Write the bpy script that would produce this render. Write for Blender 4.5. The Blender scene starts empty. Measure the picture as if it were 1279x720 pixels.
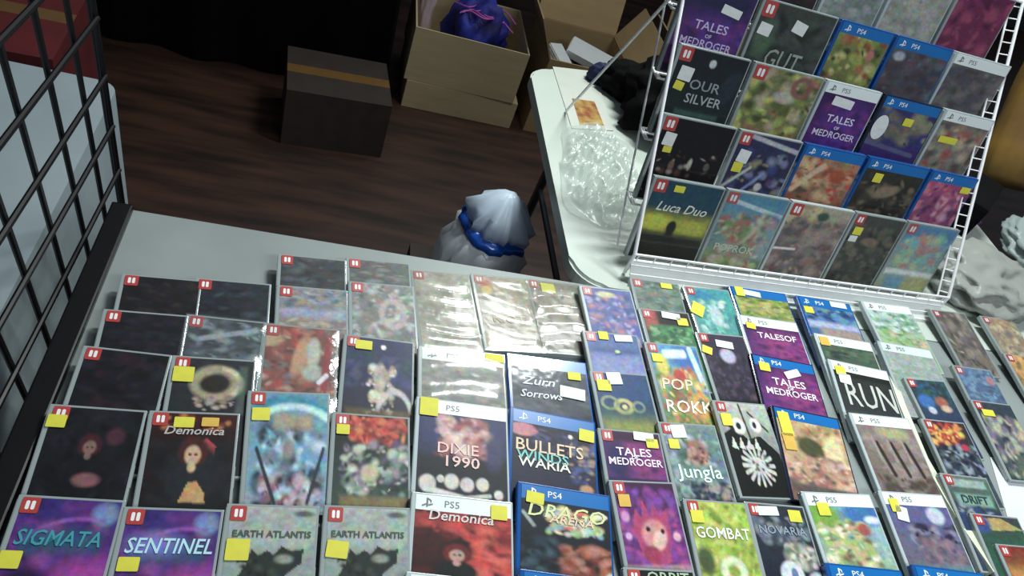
import bpy, bmesh, math, random
import numpy as np
from mathutils import Vector, Matrix

# ------------------------------------------------------------------ camera, light, exposure
SC = bpy.context.scene
COL = SC.collection
FPX = 924.0
CAM = np.array([-0.19254944, -0.50746361, 1.61800239])
ROT = np.array([[0.9474042, -0.15054484, -0.28242085],
                [-0.09183975, 0.71745487, -0.69052442],
                [0.30657911, 0.68014319, 0.66589375]])
TZ = 0.75                                       # table top height
cd = bpy.data.cameras.new('camera'); cam = bpy.data.objects.new('camera', cd); COL.objects.link(cam)
cd.sensor_width = 36.0; cd.lens = FPX / 1279.0 * 36.0; cd.clip_start = 0.01
_m = Matrix([list(ROT[i]) + [CAM[i]] for i in range(3)] + [[0, 0, 0, 1]])
cam.matrix_world = _m
SC.camera = cam
SC.view_settings.view_transform = 'Standard'; SC.view_settings.look = 'None'
SC.view_settings.gamma = 1.0; SC.view_settings.use_curve_mapping = False
SC.view_settings.exposure = 0.12

w = bpy.data.worlds.new('World'); SC.world = w; w.use_nodes = True
w.node_tree.nodes['Background'].inputs[0].default_value = (0.75, 0.85, 1.0, 1)
w.node_tree.nodes['Background'].inputs[1].default_value = 0.15

def area(name, loc, target, sx, sy, power, col=(1, 1, 1), spread=180):
    l = bpy.data.lights.new(name, 'AREA'); l.shape = 'RECTANGLE'; l.size = sx; l.size_y = sy
    l.energy = power; l.color = col; l.spread = math.radians(spread)
    o = bpy.data.objects.new(name, l); COL.objects.link(o); o.location = loc
    d = Vector(target) - Vector(loc); o.rotation_euler = d.to_track_quat('-Z', 'Y').to_euler()
    return o
area('booth_lamp', (0.80, 1.32, 2.75), (0.6, 0.25, 0.75), 0.5, 0.14, 23, (0.93, 1.0, 0.97), 120)
area('hall_lamp', (1.15, 2.3, 2.9), (0.6, 0.4, 0.75), 0.9, 0.16, 13, (0.97, 1.0, 0.98), 150)
area('front_lamp', (1.1, -1.3, 2.7), (0.7, 0.2, 0.75), 1.6, 0.4, 21, (0.9, 0.95, 1.0), 150)

def ray(px, py):
    return ROT @ np.array([(px - 639.5) / FPX, (360 - py) / FPX, -1.0])
def at(px, py, z=TZ):
    """the point of the horizontal plane at height z that the photograph shows at this pixel"""
    r = ray(px, py); return CAM + (z - CAM[2]) / r[2] * r

# ------------------------------------------------------------------ helpers
def lin(h):
    if not isinstance(h, str): return tuple(h)
    c = [int(h[i:i + 2], 16) / 255 for i in (0, 2, 4)]
    return tuple((x / 12.92 if x <= .04045 else ((x + .055) / 1.055) ** 2.4) for x in c)
_mats = {}
def mat(name, col='808080', rough=.5, metal=0., coat=0., noise=0., nscale=20., bump=0., bscale=60., trans=0., col2=None, emis=0.,
        stretch=(1, 1, 1), alpha=1.0, coord='Object', spec=.5):
    if name in _mats: return _mats[name]
    m = bpy.data.materials.new(name); m.use_nodes = True; nt = m.node_tree; N = nt.nodes; L = nt.links
    b = N['Principled BSDF']
    tc = N.new('ShaderNodeTexCoord'); mp = N.new('ShaderNodeMapping'); mp.inputs['Scale'].default_value = stretch
    L.new(tc.outputs[coord], mp.inputs[0])
    no = N.new('ShaderNodeTexNoise'); no.inputs['Scale'].default_value = nscale; no.inputs['Detail'].default_value = 4
    L.new(mp.outputs[0], no.inputs['Vector'])
    c1 = lin(col); c2 = lin(col2) if col2 else tuple(x * (1 - noise) for x in c1)
    mx = N.new('ShaderNodeMix'); mx.data_type = 'RGBA'
    rp = N.new('ShaderNodeMapRange'); rp.inputs[1].default_value = .35; rp.inputs[2].default_value = .65
    L.new(no.outputs[0], rp.inputs[0]); L.new(rp.outputs[0], mx.inputs[0])
    mx.inputs[6].default_value = (*c1, 1); mx.inputs[7].default_value = (*c2, 1)
    L.new(mx.outputs[2], b.inputs['Base Color'])
    b.inputs['Roughness'].default_value = rough; b.inputs['Metallic'].default_value = metal
    b.inputs['Coat Weight'].default_value = coat; b.inputs['Coat Roughness'].default_value = .12
    b.inputs['Transmission Weight'].default_value = trans; b.inputs['Alpha'].default_value = alpha
    b.inputs['Specular IOR Level'].default_value = spec
    if bump:
        n2 = N.new('ShaderNodeTexNoise'); n2.inputs['Scale'].default_value = bscale; n2.inputs['Detail'].default_value = 3
        L.new(mp.outputs[0], n2.inputs['Vector'])
        bp = N.new('ShaderNodeBump'); bp.inputs['Strength'].default_value = bump; bp.inputs['Distance'].default_value = .01
        L.new(n2.outputs[0], bp.inputs['Height']); L.new(bp.outputs[0], b.inputs['Normal']); L.new(bp.outputs[0], b.inputs['Coat Normal'])
    _mats[name] = m; return m

def art_material():
    m = bpy.data.materials.new('printed_cover'); m.use_nodes = True; nt = m.node_tree; N = nt.nodes; L = nt.links
    b = N['Principled BSDF']; at_ = N.new('ShaderNodeAttribute'); at_.attribute_name = 'print'
    tc = N.new('ShaderNodeTexCoord'); no = N.new('ShaderNodeTexNoise'); no.inputs['Scale'].default_value = 170; no.inputs['Detail'].default_value = 2
    L.new(tc.outputs['Object'], no.inputs['Vector'])
    mr = N.new('ShaderNodeMapRange'); mr.inputs[3].default_value = .72; mr.inputs[4].default_value = 1.28
    L.new(no.outputs[0], mr.inputs[0])
    mx = N.new('ShaderNodeVectorMath'); mx.operation = 'SCALE'; L.new(at_.outputs['Color'], mx.inputs[0]); L.new(mr.outputs[0], mx.inputs['Scale'])
    nc = N.new('ShaderNodeTexNoise'); nc.inputs['Scale'].default_value = 75; nc.inputs['Detail'].default_value = 4; nc.inputs['Roughness'].default_value = .75
    L.new(tc.outputs['Object'], nc.inputs['Vector'])
    m3 = N.new('ShaderNodeVectorMath'); m3.operation = 'MULTIPLY_ADD'; L.new(nc.outputs['Color'], m3.inputs[0]); m3.inputs[1].default_value = (1.7, 1.7, 1.7); m3.inputs[2].default_value = (.17, .17, .17)
    m4 = N.new('ShaderNodeVectorMath'); m4.operation = 'MULTIPLY'; L.new(mx.outputs[0], m4.inputs[0]); L.new(m3.outputs[0], m4.inputs[1]); mx = m4
    L.new(mx.outputs[0], b.inputs['Base Color'])
    b.inputs['Roughness'].default_value = .45; b.inputs['Specular IOR Level'].default_value = .25; b.inputs['Coat Weight'].default_value = .4; b.inputs['Coat Roughness'].default_value = .1
    n2 = N.new('ShaderNodeTexNoise'); n2.inputs['Scale'].default_value = 22; n2.inputs['Detail'].default_value = 2
    L.new(tc.outputs['Object'], n2.inputs['Vector'])
    bp = N.new('ShaderNodeBump'); bp.inputs['Strength'].default_value = .14; bp.inputs['Distance'].default_value = .01
    L.new(n2.outputs[0], bp.inputs['Height']); L.new(bp.outputs[0], b.inputs['Coat Normal'])
    return m
def film_material(name, tint='e8f0f0', gloss=.3, bump=.5, bscale=30, body=.0, rough=.12, fres=1.0):
    """clear wrinkled plastic film: mostly see-through, with glossy creases"""
    m = bpy.data.materials.new(name); m.use_nodes = True; nt = m.node_tree; N = nt.nodes; L = nt.links
    N.remove(N['Principled BSDF']); out = N['Material Output']
    tr = N.new('ShaderNodeBsdfTransparent'); tr.inputs[0].default_value = (.96, .98, .97, 1)
    gl = N.new('ShaderNodeBsdfGlossy'); gl.inputs['Roughness'].default_value = rough
    df = N.new('ShaderNodeBsdfDiffuse'); df.inputs[0].default_value = (*lin(tint), 1)
    tc = N.new('ShaderNodeTexCoord'); n2 = N.new('ShaderNodeTexNoise'); n2.inputs['Scale'].default_value = bscale; n2.inputs['Detail'].default_value = 4
    L.new(tc.outputs['Object'], n2.inputs['Vector'])
    bp = N.new('ShaderNodeBump'); bp.inputs['Strength'].default_value = bump; bp.inputs['Distance'].default_value = .01
    L.new(n2.outputs[0], bp.inputs['Height']); L.new(bp.outputs[0], gl.inputs['Normal'])
    m1 = N.new('ShaderNodeMixShader'); m1.inputs[0].default_value = body; L.new(tr.outputs[0], m1.inputs[1]); L.new(df.outputs[0], m1.inputs[2])
    m2 = N.new('ShaderNodeMixShader'); m2.inputs[0].default_value = gloss; L.new(m1.outputs[0], m2.inputs[1]); L.new(gl.outputs[0], m2.inputs[2])
    L.new(m2.outputs[0], out.inputs[0]); return m

def tag(o, label=None, cat=None, group=None, kind=None):
    if label: o['label'] = label
    if cat: o['category'] = cat
    if group: o['group'] = group
    if kind: o['kind'] = kind
    return o
def empty(name, loc=(0, 0, 0), rot=(0, 0, 0)):
    o = bpy.data.objects.new(name, None); o.empty_display_size = .05; COL.objects.link(o)
    o.location = loc; o.rotation_euler = rot; return o
def link(name, bm, mats, parent=None, smooth=False, loc=None, rot=None):
    me = bpy.data.meshes.new(name); bm.normal_update(); bm.to_mesh(me); bm.free()
    for m in (mats if isinstance(mats, (list, tuple)) else [mats]): me.materials.append(m)
    if smooth:
        for p in me.polygons: p.use_smooth = True
    o = bpy.data.objects.new(name, me); COL.objects.link(o); o.parent = parent
    if loc is not None: o.location = loc
    if rot is not None: o.rotation_euler = rot
    return o
def box(bm, x0, x1, y0, y1, z0, z1, mi=0, bev=0.0, M=None):
    r = bmesh.ops.create_cube(bm, size=1.0); vs = r['verts']
    for v in vs:
        v.co = Vector(((x0 + x1) / 2 + v.co.x * (x1 - x0), (y0 + y1) / 2 + v.co.y * (y1 - y0), (z0 + z1) / 2 + v.co.z * (z1 - z0)))
    fs = set(f for v in vs for f in v.link_faces)
    for f in fs: f.material_index = mi
    if bev:
        es = list(set(e for v in vs for e in v.link_edges))
        rr = bmesh.ops.bevel(bm, geom=es, offset=bev, segments=2, affect='EDGES', profile=.6)
        vs = list(set(v for f in rr['faces'] for v in f.verts) | set(v for v in vs if v.is_valid))
        for f in rr['faces']: f.material_index = mi
    if M is not None:
        bmesh.ops.transform(bm, matrix=M, verts=[v for v in vs if v.is_valid])
    return vs
def tube(bm, pts, r, seg=8, mi=0, cap=True):
    pts = [Vector(p) for p in pts]; rings = []
    prev = None
    for i, p in enumerate(pts):
        if i == 0: d = pts[1] - pts[0]
        elif i == len(pts) - 1: d = pts[-1] - pts[-2]
        else: d = (pts[i + 1] - pts[i]).normalized() + (pts[i] - pts[i - 1]).normalized()
        d.normalize()
        if prev is None:
            a = d.orthogonal().normalized()
        else:
            a = (prev - d * prev.dot(d)).normalized()
        prev = a; b = d.cross(a)
        rr = r[i] if isinstance(r, (list, tuple)) else r
        rings.append([bm.verts.new(p + (a * math.cos(t) + b * math.sin(t)) * rr) for t in [2 * math.pi * k / seg for k in range(seg)]])
    for A, B in zip(rings, rings[1:]):
        for k in range(seg):
            f = bm.faces.new((A[k], A[(k + 1) % seg], B[(k + 1) % seg], B[k])); f.material_index = mi
    if cap:
        bm.faces.new(list(reversed(rings[0]))).material_index = mi; bm.faces.new(rings[-1]).material_index = mi
def slab(bm, outline, z0, z1, mi=0):
    """a flat prism of an outline (counter-clockwise xy points)"""
    a = [bm.verts.new((x, y, z0)) for x, y in outline]; b = [bm.verts.new((x, y, z1)) for x, y in outline]
    n = len(a)
    bm.faces.new(list(reversed(a))).material_index = mi; bm.faces.new(b).material_index = mi
    for i in range(n): bm.faces.new((a[i], a[(i + 1) % n], b[(i + 1) % n], b[i])).material_index = mi
def rrect(x0, x1, y0, y1, r, n=4):
    o = []
    for cx, cy, a0 in ((x1 - r, y0 + r, -90), (x1 - r, y1 - r, 0), (x0 + r, y1 - r, 90), (x0 + r, y0 + r, 180)):
        for k in range(n + 1):
            a = math.radians(a0 + 90 * k / n); o.append((cx + r * math.cos(a), cy + r * math.sin(a)))
    return o
def text_mesh(name, s, size, m, parent, loc, sx=1.0, rotz=0.0, shear=0.0, bold=0.0, maxw=9.):
    cu = bpy.data.curves.new(name, 'FONT'); cu.body = s; cu.size = size; cu.align_x = 'CENTER'; cu.align_y = 'CENTER'
    cu.resolution_u = 2; cu.extrude = 0.00025; cu.shear = shear; cu.offset = bold
    tmp = bpy.data.objects.new(name, cu); me = bpy.data.meshes.new_from_object(tmp); bpy.data.objects.remove(tmp)
    me.name = name; me.materials.clear(); me.materials.append(m)
    o = bpy.data.objects.new(name, me); COL.objects.link(o); o.parent = parent
    wd = max(v.co.x for v in me.vertices) - min(v.co.x for v in me.vertices)
    sx = min(sx, maxw / max(wd, 1e-6)); o.location = loc; o.scale = (sx, 1, 1); o.rotation_euler = (0, 0, rotz); return o

# ------------------------------------------------------------------ printed cover artwork
GW, GH = 64, 90
class Art:
    def __init__(s, top, bottom=None, gh=GH):
        s.h = gh; t = np.array(lin(top)); b = np.array(lin(bottom or top))
        v = np.linspace(0, 1, s.h)[:, None, None]; s.c = np.ones((s.h, GW, 3)) * (t * (1 - v) + b * v)
        s.V, s.U = np.meshgrid(np.linspace(0, 1, s.h), np.linspace(0, 1, GW), indexing='ij')
        s.rs = random.Random(7)
    def _mix(s, k, col): s.c += (np.array(lin(col)) - s.c) * np.clip(k, 0, 1)[..., None]; return s
    def e(s, x, y, rx, ry, col, soft=.25, rot=0, op=1.):
        a = math.radians(rot); X = (s.U - x); Y = (s.V - y) * 1.3
        p = (X * math.cos(a) + Y * math.sin(a)) / rx; q = (-X * math.sin(a) + Y * math.cos(a)) / (ry * 1.3)
        d = np.sqrt(p * p + q * q); return s._mix((1 + soft / 2 - d) / soft * op if soft else (d < 1) * op, col)
    def ring(s, x, y, rx, ry, wd, col, a0=-181, a1=181, op=1.):
        d = np.sqrt(((s.U - x) / rx) ** 2 + ((s.V - y) / ry) ** 2); an = np.degrees(np.arctan2(s.V - y, s.U - x))
        return s._mix(np.clip(1.5 - np.abs(d - 1) / wd, 0, 1) * ((an > a0) & (an < a1)) * op, col)
    def r(s, x0, y0, x1, y1, col, soft=.03, op=1.):
        k = np.minimum.reduce([(s.U - x0), (x1 - s.U), (s.V - y0), (y1 - s.V)]) / soft + .5; return s._mix(np.clip(k, 0, 1) * op, col)
    def p(s, pts, col, op=1.):
        ins = np.zeros(s.U.shape, bool); n = len(pts)
        for i in range(n):
            x0, y0 = pts[i]; x1, y1 = pts[(i + 1) % n]
            c = ((y0 > s.V) != (y1 > s.V)); xi = (x1 - x0) * (s.V - y0) / ((y1 - y0) or 1e-9) + x0; ins ^= c & (s.U < xi)
        return s._mix(ins * op, col)
    def l(s, x0, y0, x1, y1, wd, col, op=1.):
        dx, dy = x1 - x0, y1 - y0; t = np.clip(((s.U - x0) * dx + (s.V - y0) * dy) / (dx * dx + dy * dy), 0, 1)
        d = np.hypot(s.U - x0 - t * dx, s.V - y0 - t * dy); return s._mix((1.4 - d / wd) * 1.5 * op, col)
    def busy(s, x0, y0, x1, y1, n, size, cols, seed=1, op=.85):
        q = random.Random(seed)
        for i in range(int(n * 2.6)):
            z = size * q.uniform(.25, 1.05)
            s.e(q.uniform(x0, x1), q.uniform(y0, y1), z, z * q.uniform(.2, .9), q.choice(cols), .9, q.uniform(-80, 80), op)
        return s
    def face(s, x, y, k, skin='d8b098', hair='40201c', suit='202028', hs=1.):
        s.e(x, y - .01 * k, .105 * k * hs, .10 * k * hs, hair, .3); s.e(x, y + .19 * k, .16 * k, .12 * k, suit, .2)
        s.e(x, y + .012 * k, .058 * k, .062 * k, skin, .3); s.e(x - .02 * k, y + .008 * k, .013 * k, .009 * k, '201010', .5); s.e(x + .022 * k, y + .008 * k, .013 * k, .009 * k, '201010', .5)
        return s.e(x, y + .09 * k, .03 * k, .03 * k, skin, .4)

ARTM = None
def art_mesh(name, art, x0, x1, y0, y1, z, parent, vs=1.0):
    h, wd = art.c.shape[:2]
    src = np.clip(np.linspace(0, 1, h) / vs, 0, 1) * (h - 1); i0 = np.floor(src).astype(int); i1 = np.minimum(i0 + 1, h - 1); f = (src - i0)[:, None, None]
    pic = art.c[i0] * (1 - f) + art.c[i1] * f
    grey = pic.mean(axis=2, keepdims=True); pic = (pic * .84 + grey * .16) * .88
    xs = np.linspace(x0, x1, wd); ys = np.linspace(y1, y0, h)
    V = np.zeros((h * wd, 3)); V[:, 0] = np.tile(xs, h); V[:, 1] = np.repeat(ys, wd); V[:, 2] = z
    k = np.arange((h - 1) * (wd - 1)); a = (k // (wd - 1)) * wd + k % (wd - 1)
    F = np.stack([a, a + wd, a + wd + 1, a + 1], 1)
    me = bpy.data.meshes.new(name); me.vertices.add(h * wd); me.vertices.foreach_set('co', V.ravel())
    me.loops.add(F.size); me.loops.foreach_set('vertex_index', F.ravel()); me.polygons.add(len(F)); me.polygons.foreach_set('loop_start', np.arange(len(F)) * 4)
    me.update(calc_edges=True); me.validate()
    ca = me.color_attributes.new('print', 'FLOAT_COLOR', 'POINT')
    c = np.ones((h * wd, 4), np.float32); c[:, :3] = pic.reshape(-1, 3).clip(0, 1); ca.data.foreach_set('color', c.ravel())
    me.materials.append(ARTM); o = bpy.data.objects.new(name, me); COL.objects.link(o); o.parent = parent; return o

# ------------------------------------------------------------------ materials
ARTM = art_material()
CLEARCASE = mat('smoky_clear_case', '9aa4a4', .18, coat=.6, noise=.15, nscale=8)
BLUECASE = mat('blue_case_plastic', '10539c', .2, coat=.6, noise=.2, nscale=9)
ICECASE = mat('frosted_white_case', 'b9c6c8', .2, coat=.6, noise=.12, nscale=9)
DARKCASE = mat('dark_navy_case', '141c34', .2, coat=.6, noise=.2, nscale=9)
BLUEBAND = mat('blue_header_print', '0f6cb4', .3, coat=.6, noise=.18, nscale=12)
WHITEBAND = mat('white_header_print', 'e6efec', .35, coat=.4, noise=.06, nscale=12)
WHITEINK = mat('white_ink', 'f0f2f2', .5, noise=.08)
GREYINK = mat('grey_ink', '6f777a', .5, noise=.2)
DARKINK = mat('dark_ink', '20242a', .5, noise=.2)
REDINK = mat('red_badge_print', 'b8443f', .35, coat=.4, noise=.15)
YELLOW = mat('yellow_price_label', 'd9d544', .6, noise=.08, nscale=60)
PALEST = mat('white_paper_label', 'dfe4e0', .6, noise=.1, nscale=80)
ORANGEST = mat('orange_yellow_label', 'd8b04c', .6, noise=.1, nscale=60)
FILM = film_material('clear_sleeve_film', gloss=.08, bump=.35, bscale=20, body=.04, rough=.14)
GLAREFILM = film_material('heavily_creased_clear_film', 'd8d4c0', gloss=.10, bump=.15, bscale=14, body=.12, rough=.12)
INKS = {}
def ink(h): 
    if h not in INKS: INKS[h] = mat('ink_' + {'f': 'pale'}.get(h[0], 'tone') + '_' + str(len(INKS)), h, .5, noise=.1)
    return INKS[h]

# ------------------------------------------------------------------ game cases
def badge(parent, x, y, z, s):
    bm = bmesh.new(); slab(bm, rrect(x, x + s, y - s, y, s * .12), z, z + .0004, 0)
    slab(bm, rrect(x + s * .24, x + s * .45, y - s * .78, y - s * .22, s * .09), z, z + .0007, 1)
    slab(bm, rrect(x + s * .55, x + s * .76, y - s * .78, y - s * .22, s * .09), z, z + .0007, 1)
    o = link('console_badge', bm, [REDINK, WHITEINK], parent); o['label'] = 'red square badge with two white rounded bars'; return o
def ps_mark(parent, x, y, z, s, m):
    bm = bmesh.new()
    slab(bm, [(x - s * .08, y - s * .5), (x + s * .1, y - s * .42), (x + s * .1, y + s * .5), (x - s * .08, y + s * .5)], z, z + .0004)
    slab(bm, [(x + s * .1, y + s * .5), (x + s * .1, y + s * .34), (x + s * .34, y + s * .18), (x + s * .34, y - s * .02), (x + s * .46, y + s * .05), (x + s * .46, y + s * .28)][::-1], z, z + .0004)
    slab(bm, [(x - s * .55, y - s * .3), (x - s * .12, y - s * .1), (x - s * .12, y - s * .26), (x - s * .5, y - s * .44)][::-1], z, z + .0004)
    slab(bm, [(x + s * .14, y - s * .34), (x + s * .14, y - s * .18), (x + s * .6, y - s * .06), (x + s * .6, y - s * .2)][::-1], z, z + .0004)
    return link('console_logo', bm, m, parent)

def build_case(kind, art, W, Lh, T, stickers=(), texts=(), film=None, casemat=None, vs=1.0):
    """a closed game case lying on its back: origin at the middle of its near (bottom) edge"""
    root = empty('game_case')
    cm = casemat or {'S': CLEARCASE, '4': BLUECASE, '5': ICECASE}[kind]
    bm = bmesh.new()
    box(bm, -W / 2, W / 2, 0, Lh, 0, T * .46, bev=.0012)
    box(bm, -W / 2, W / 2, 0, Lh, T * .54, T, bev=.0012)
    box(bm, -W / 2 + .002, W / 2 - .002, .002, Lh - .002, T * .44, T * .56)
    box(bm, -W / 2 - .0006, -W / 2 + .0045, .004, Lh - .004, T * .06, T * .94, bev=.001)      # hinge spine
    box(bm, W / 2 - .004, W / 2 + .0006, Lh * .42, Lh * .58, T * .3, T * .7)                  # thumb catch
    link('case_shell', bm, cm, root)
    ix0, ix1, iy0, iy1 = -W / 2 + .0055, W / 2 - .003, .003, Lh - .003
    z = T + .0003
    top = iy1
    if kind in '45':
        hh = Lh * .115
        bm = bmesh.new(); box(bm, ix0, ix1, iy1 - hh, iy1, T - .0002, z + .0002)
        hb = link('header_band', bm, BLUEBAND if kind == '4' else WHITEBAND, root)
        hb['label'] = 'blue header band' if kind == '4' else 'white header band'
        im = WHITEINK if kind == '4' else GREYINK
        ps_mark(hb, ix0 + hh * .75, iy1 - hh * .5, z + .0003, hh * .62, im)
        text_mesh('header_lettering', 'PS' + kind, hh * .64, im, hb, (ix0 + hh * 2.4, iy1 - hh * .52, z + .0003), 1.15)
        top = iy1 - hh
    if art.h and kind in '45': pass
    c = art_mesh('printed_cover', art, ix0, ix1, iy0, top, z, root, vs)
    if kind == 'S': badge(root, ix0, iy1, z + .0004, W * .165)
    U = lambda u: ix0 + u * (ix1 - ix0)
    Vv = lambda v: iy1 - v * vs * (iy1 - iy0)
    for st in stickers:
        u, v, sw, sh, m = st[:5]; rz = math.radians(st[5] if len(st) > 5 else 0)
        bm = bmesh.new()
        if m == 'oval':
            slab(bm, [(sw / 2 * math.cos(t), sh / 2 * math.sin(t)) for t in [k * math.pi / 10 for k in range(20)]], 0, .0005); mm = PALEST
        else:
            slab(bm, rrect(-sw / 2, sw / 2, -sh / 2, sh / 2, .0012, 2), 0, .0005); mm = {'y': YELLOW, 'w': PALEST, 'o': ORANGEST}[m]
        so = link('price_sticker' if m in 'yo' else 'paper_label', bm, mm, root, loc=(U(u), Vv(v), z + .0012), rot=(0, 0, rz))
        so['label'] = {'y': 'yellow price sticker', 'w': 'white paper label', 'o': 'orange-yellow price sticker', 'oval': 'white oval sticker'}[m]
    for tx in texts:
        s, u, v, size, col = tx[:5]; sx = tx[5] if len(tx) > 5 else 1.; sh = tx[6] if len(tx) > 6 else 0.
        text_mesh('title_lettering', s, size, ink(col), root, (U(u), Vv(v), z + .0008), sx, 0, sh, .0002, (W - .012) * (1.9 * min(u, 1 - u)))
    if film:
        wav = film
        bm = bmesh.new(); nx, ny = 26, 36
        q = random.Random(int(W * 1e4) + len(stickers)); ph = [q.uniform(0, 6) for _ in range(4)]
        g = []
        for j in range(ny + 1):
            row = []
            for i in range(nx + 1):
                u, v = i / nx, j / ny
                e = min(u, 1 - u, v, 1 - v) * 9; e = min(1, e)
                d = .0022 + .0011 * math.sin(v * wav[0] + 1.3 * math.sin(u * 3 + ph[0]) + ph[1]) + .00022 * math.sin(u * wav[1] + v * 9 + ph[2])
                row.append(bm.verts.new((-W / 2 - .001 + u * (W + .002), -.001 + v * (Lh + .002), T + .0009 + max(0, d) * e)))
            g.append(row)
        for j in range(ny):
            for i in range(nx): bm.faces.new((g[j][i], g[j][i + 1], g[j + 1][i + 1], g[j + 1][i]))
        link('plastic_sleeve', bm, wav[2], root, smooth=True)['label'] = 'clear creased plastic sleeve'
    return root

SIZE = {'S': (.1045, .168, .0092), '4': (.134, .170, .0108), '5': (.134, .170, .0108)}
SL = .118
QUEUE = []
def lay(kind, TL, TR, art, label, stickers=(), texts=(), flat=False, dz=0., film=None, casemat=None, yaw=None, group='game cases laid out in columns on the table'):
    """note a flat case: its far corners are read off the photograph on the plane they lie in"""
    W, Lh, T = SIZE[kind]
    zt = TZ + (T if flat else Lh * SL + T) + dz
    a = at(*TL, zt); b = at(*TR, zt); mid = (a + b) / 2
    d = b - a; yw = math.atan2(d[1], d[0]) if yaw is None else yaw
    yw = max(-.09, min(.09, yw)); rx = 0 if flat else math.atan(SL)
    near = mid + np.array([math.sin(yw), -math.cos(yw), 0]) * Lh * math.cos(rx)
    QUEUE.append(dict(kind=kind, mid=mid, near=near, yw=yw, rx=rx, dz=dz, W=W, L=Lh, T=T, art=art, label=label, st=stickers, tx=texts, film=film, cm=casemat, group=group))
def build_laid():
    for c in QUEUE:
        vis = 1.0                                  # the share of the case that the next nearer one leaves uncovered
        for o in QUEUE:
            if o is c or abs(o['mid'][0] - c['mid'][0]) > .05: continue
            g = (c['mid'][1] - o['mid'][1]) / c['L']
            if .15 < g: vis = min(vis, g)
        if vis >= 1 and c['mid'][1] < .06: vis = .74
        c['vis'] = vis
        root = build_case(c['kind'], c['art'], c['W'], c['L'], c['T'], c['st'], c['tx'], c['film'], c['cm'], min(1, vis))
        root.location = (c['near'][0], c['near'][1], TZ + .0006 + c['dz']); root.rotation_euler = (c['rx'], 0, c['yw'])
        tag(root, c['label'], 'game case', c['group'])
def copy_tree(o, parent=None):
    c = o.copy(); COL.objects.link(c)
    if parent: c.parent = parent
    for ch in o.children: copy_tree(ch, c)
    return c
from mathutils import noise as mnoise
# ------------------------------------------------------------------ the setting
WOOD = mat('worn_brown_floor_boards', '40291f', .5, noise=.5, nscale=2.5, stretch=(1, 7, 1), col2='1c110c')
bm = bmesh.new(); box(bm, -4, 7, -2.2, 6.0, -.1, 0); tag(link('floor', bm, WOOD), kind='structure')
WALL = mat('dim_painted_wall', '3a3836', .8, noise=.3, nscale=3)
bm = bmesh.new(); box(bm, -4, 7, 6.0, 6.15, 0, 3.4); tag(link('wall_back', bm, WALL), kind='structure')
bm = bmesh.new(); box(bm, -4.15, -4, -2.2, 6.15, 0, 3.4); tag(link('wall_left', bm, WALL), kind='structure')

PLASTIC = mat('white_table_plastic', 'c3cdc3', .4, noise=.06, nscale=5, bump=.05, bscale=200)
METAL = mat('grey_table_leg_metal', '6c7074', .35, metal=.8, noise=.2)
def folding_table(x0, x1, y0, y1, label, legs, top=PLASTIC, r=.045):
    root = empty('folding_table', ((x0 + x1) / 2, (y0 + y1) / 2, 0)); X, Y = (x1 - x0) / 2, (y1 - y0) / 2
    bm = bmesh.new(); slab(bm, rrect(-X, X, -Y, Y, r, 8), TZ - .03, TZ)
    slab(bm, rrect(-X + .012, X - .012, -Y + .012, Y - .012, r * .8, 8), TZ - .045, TZ - .03)
    bmesh.ops.bevel(bm, geom=[e for e in bm.edges if all(abs(v.co.z - TZ) < 1e-5 for v in e.verts)], offset=.006, segments=3, affect='EDGES')
    link('tabletop', bm, top, root)
    for lx in legs:
        for sy in (-1, 1):
            bm = bmesh.new(); tube(bm, [(lx, sy * (Y - .09), TZ - .045), (lx, sy * (Y - .05), .012)], .0125, 10)
            lg = link('leg', bm, METAL, root)
            bm = bmesh.new(); tube(bm, [(lx, sy * (Y - .05), .0), (lx, sy * (Y - .05), .035)], .016, 10); link('foot_cap', bm, mat('black_rubber', '101010', .6), lg)
        bm = bmesh.new(); tube(bm, [(lx, -(Y - .075), .42), (lx, (Y - .075), .42)], .009, 8); link('crossbar', bm, METAL, root)
    tag(root, label, 'table'); return root
folding_table(-.4655, 2.2, -.55, .432, 'long pale folding table spread with columns of game cases', (-.95, .95), mat('grey_white_table_plastic', '8f9896', .4, noise=.15, nscale=5), .02)
folding_table(.302, 1.62, .436, 1.235, 'white plastic folding table with rounded corner behind the game display', (-.52, .5), r=.07)

# black trim board along the left edge of the display table
BLACK = mat('black_enamel', '0b0a0c', .35, noise=.3)
bm = bmesh.new(); box(bm, -.474, -.4435, -.5, .43, .7505, .764, bev=.003); box(bm, -.474, -.4665, -.495, .425, .69, .7505)
tag(link('edge_rail', bm, BLACK), 'black rail along the left edge of the table of games', 'rail')

# wire grid panel
GW_ = empty('grid_panel', (-.515, .03, 0)); RG = mat('black_coated_wire', '0a0a0e', .45, noise=.2)
GO, GD, GV = Vector((0, .234, 1.024)), Vector((0, .096, -.0077)), Vector((0, .0196, -.106))
def gp(i, j, dx=0): return GO + GD * i + GV * j + Vector((dx, 0, 0))
bm = bmesh.new()
for i in range(-8, 3): tube(bm, [gp(i, -6), gp(i, 8.55)], .0042, 8)
link('upright_wires', bm, RG, GW_)
bm = bmesh.new()
for j in range(-5, 9): tube(bm, [gp(-9, j, .005), gp(2.9, j, .005)], .0042, 8)
link('cross_wires', bm, RG, GW_)
bm = bmesh.new(); tube(bm, [gp(-9, -6), gp(2.9, -6), gp(2.9, 8.55), gp(-9, 8.55), gp(-9, -6)], .007, 10)
link('frame', bm, RG, GW_)
for y in (gp(-8, 8.5).y, gp(2, 8.5).y):
    bm = bmesh.new(); box(bm, -.05, .16, y - .018, y + .018, 0, .03, bev=.004); box(bm, -.012, .012, y - .012, y + .012, .02, .16); link('foot', bm, RG, GW_)
tag(GW_, 'black wire grid panel standing along the left end of the table', 'grid panel')

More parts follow.
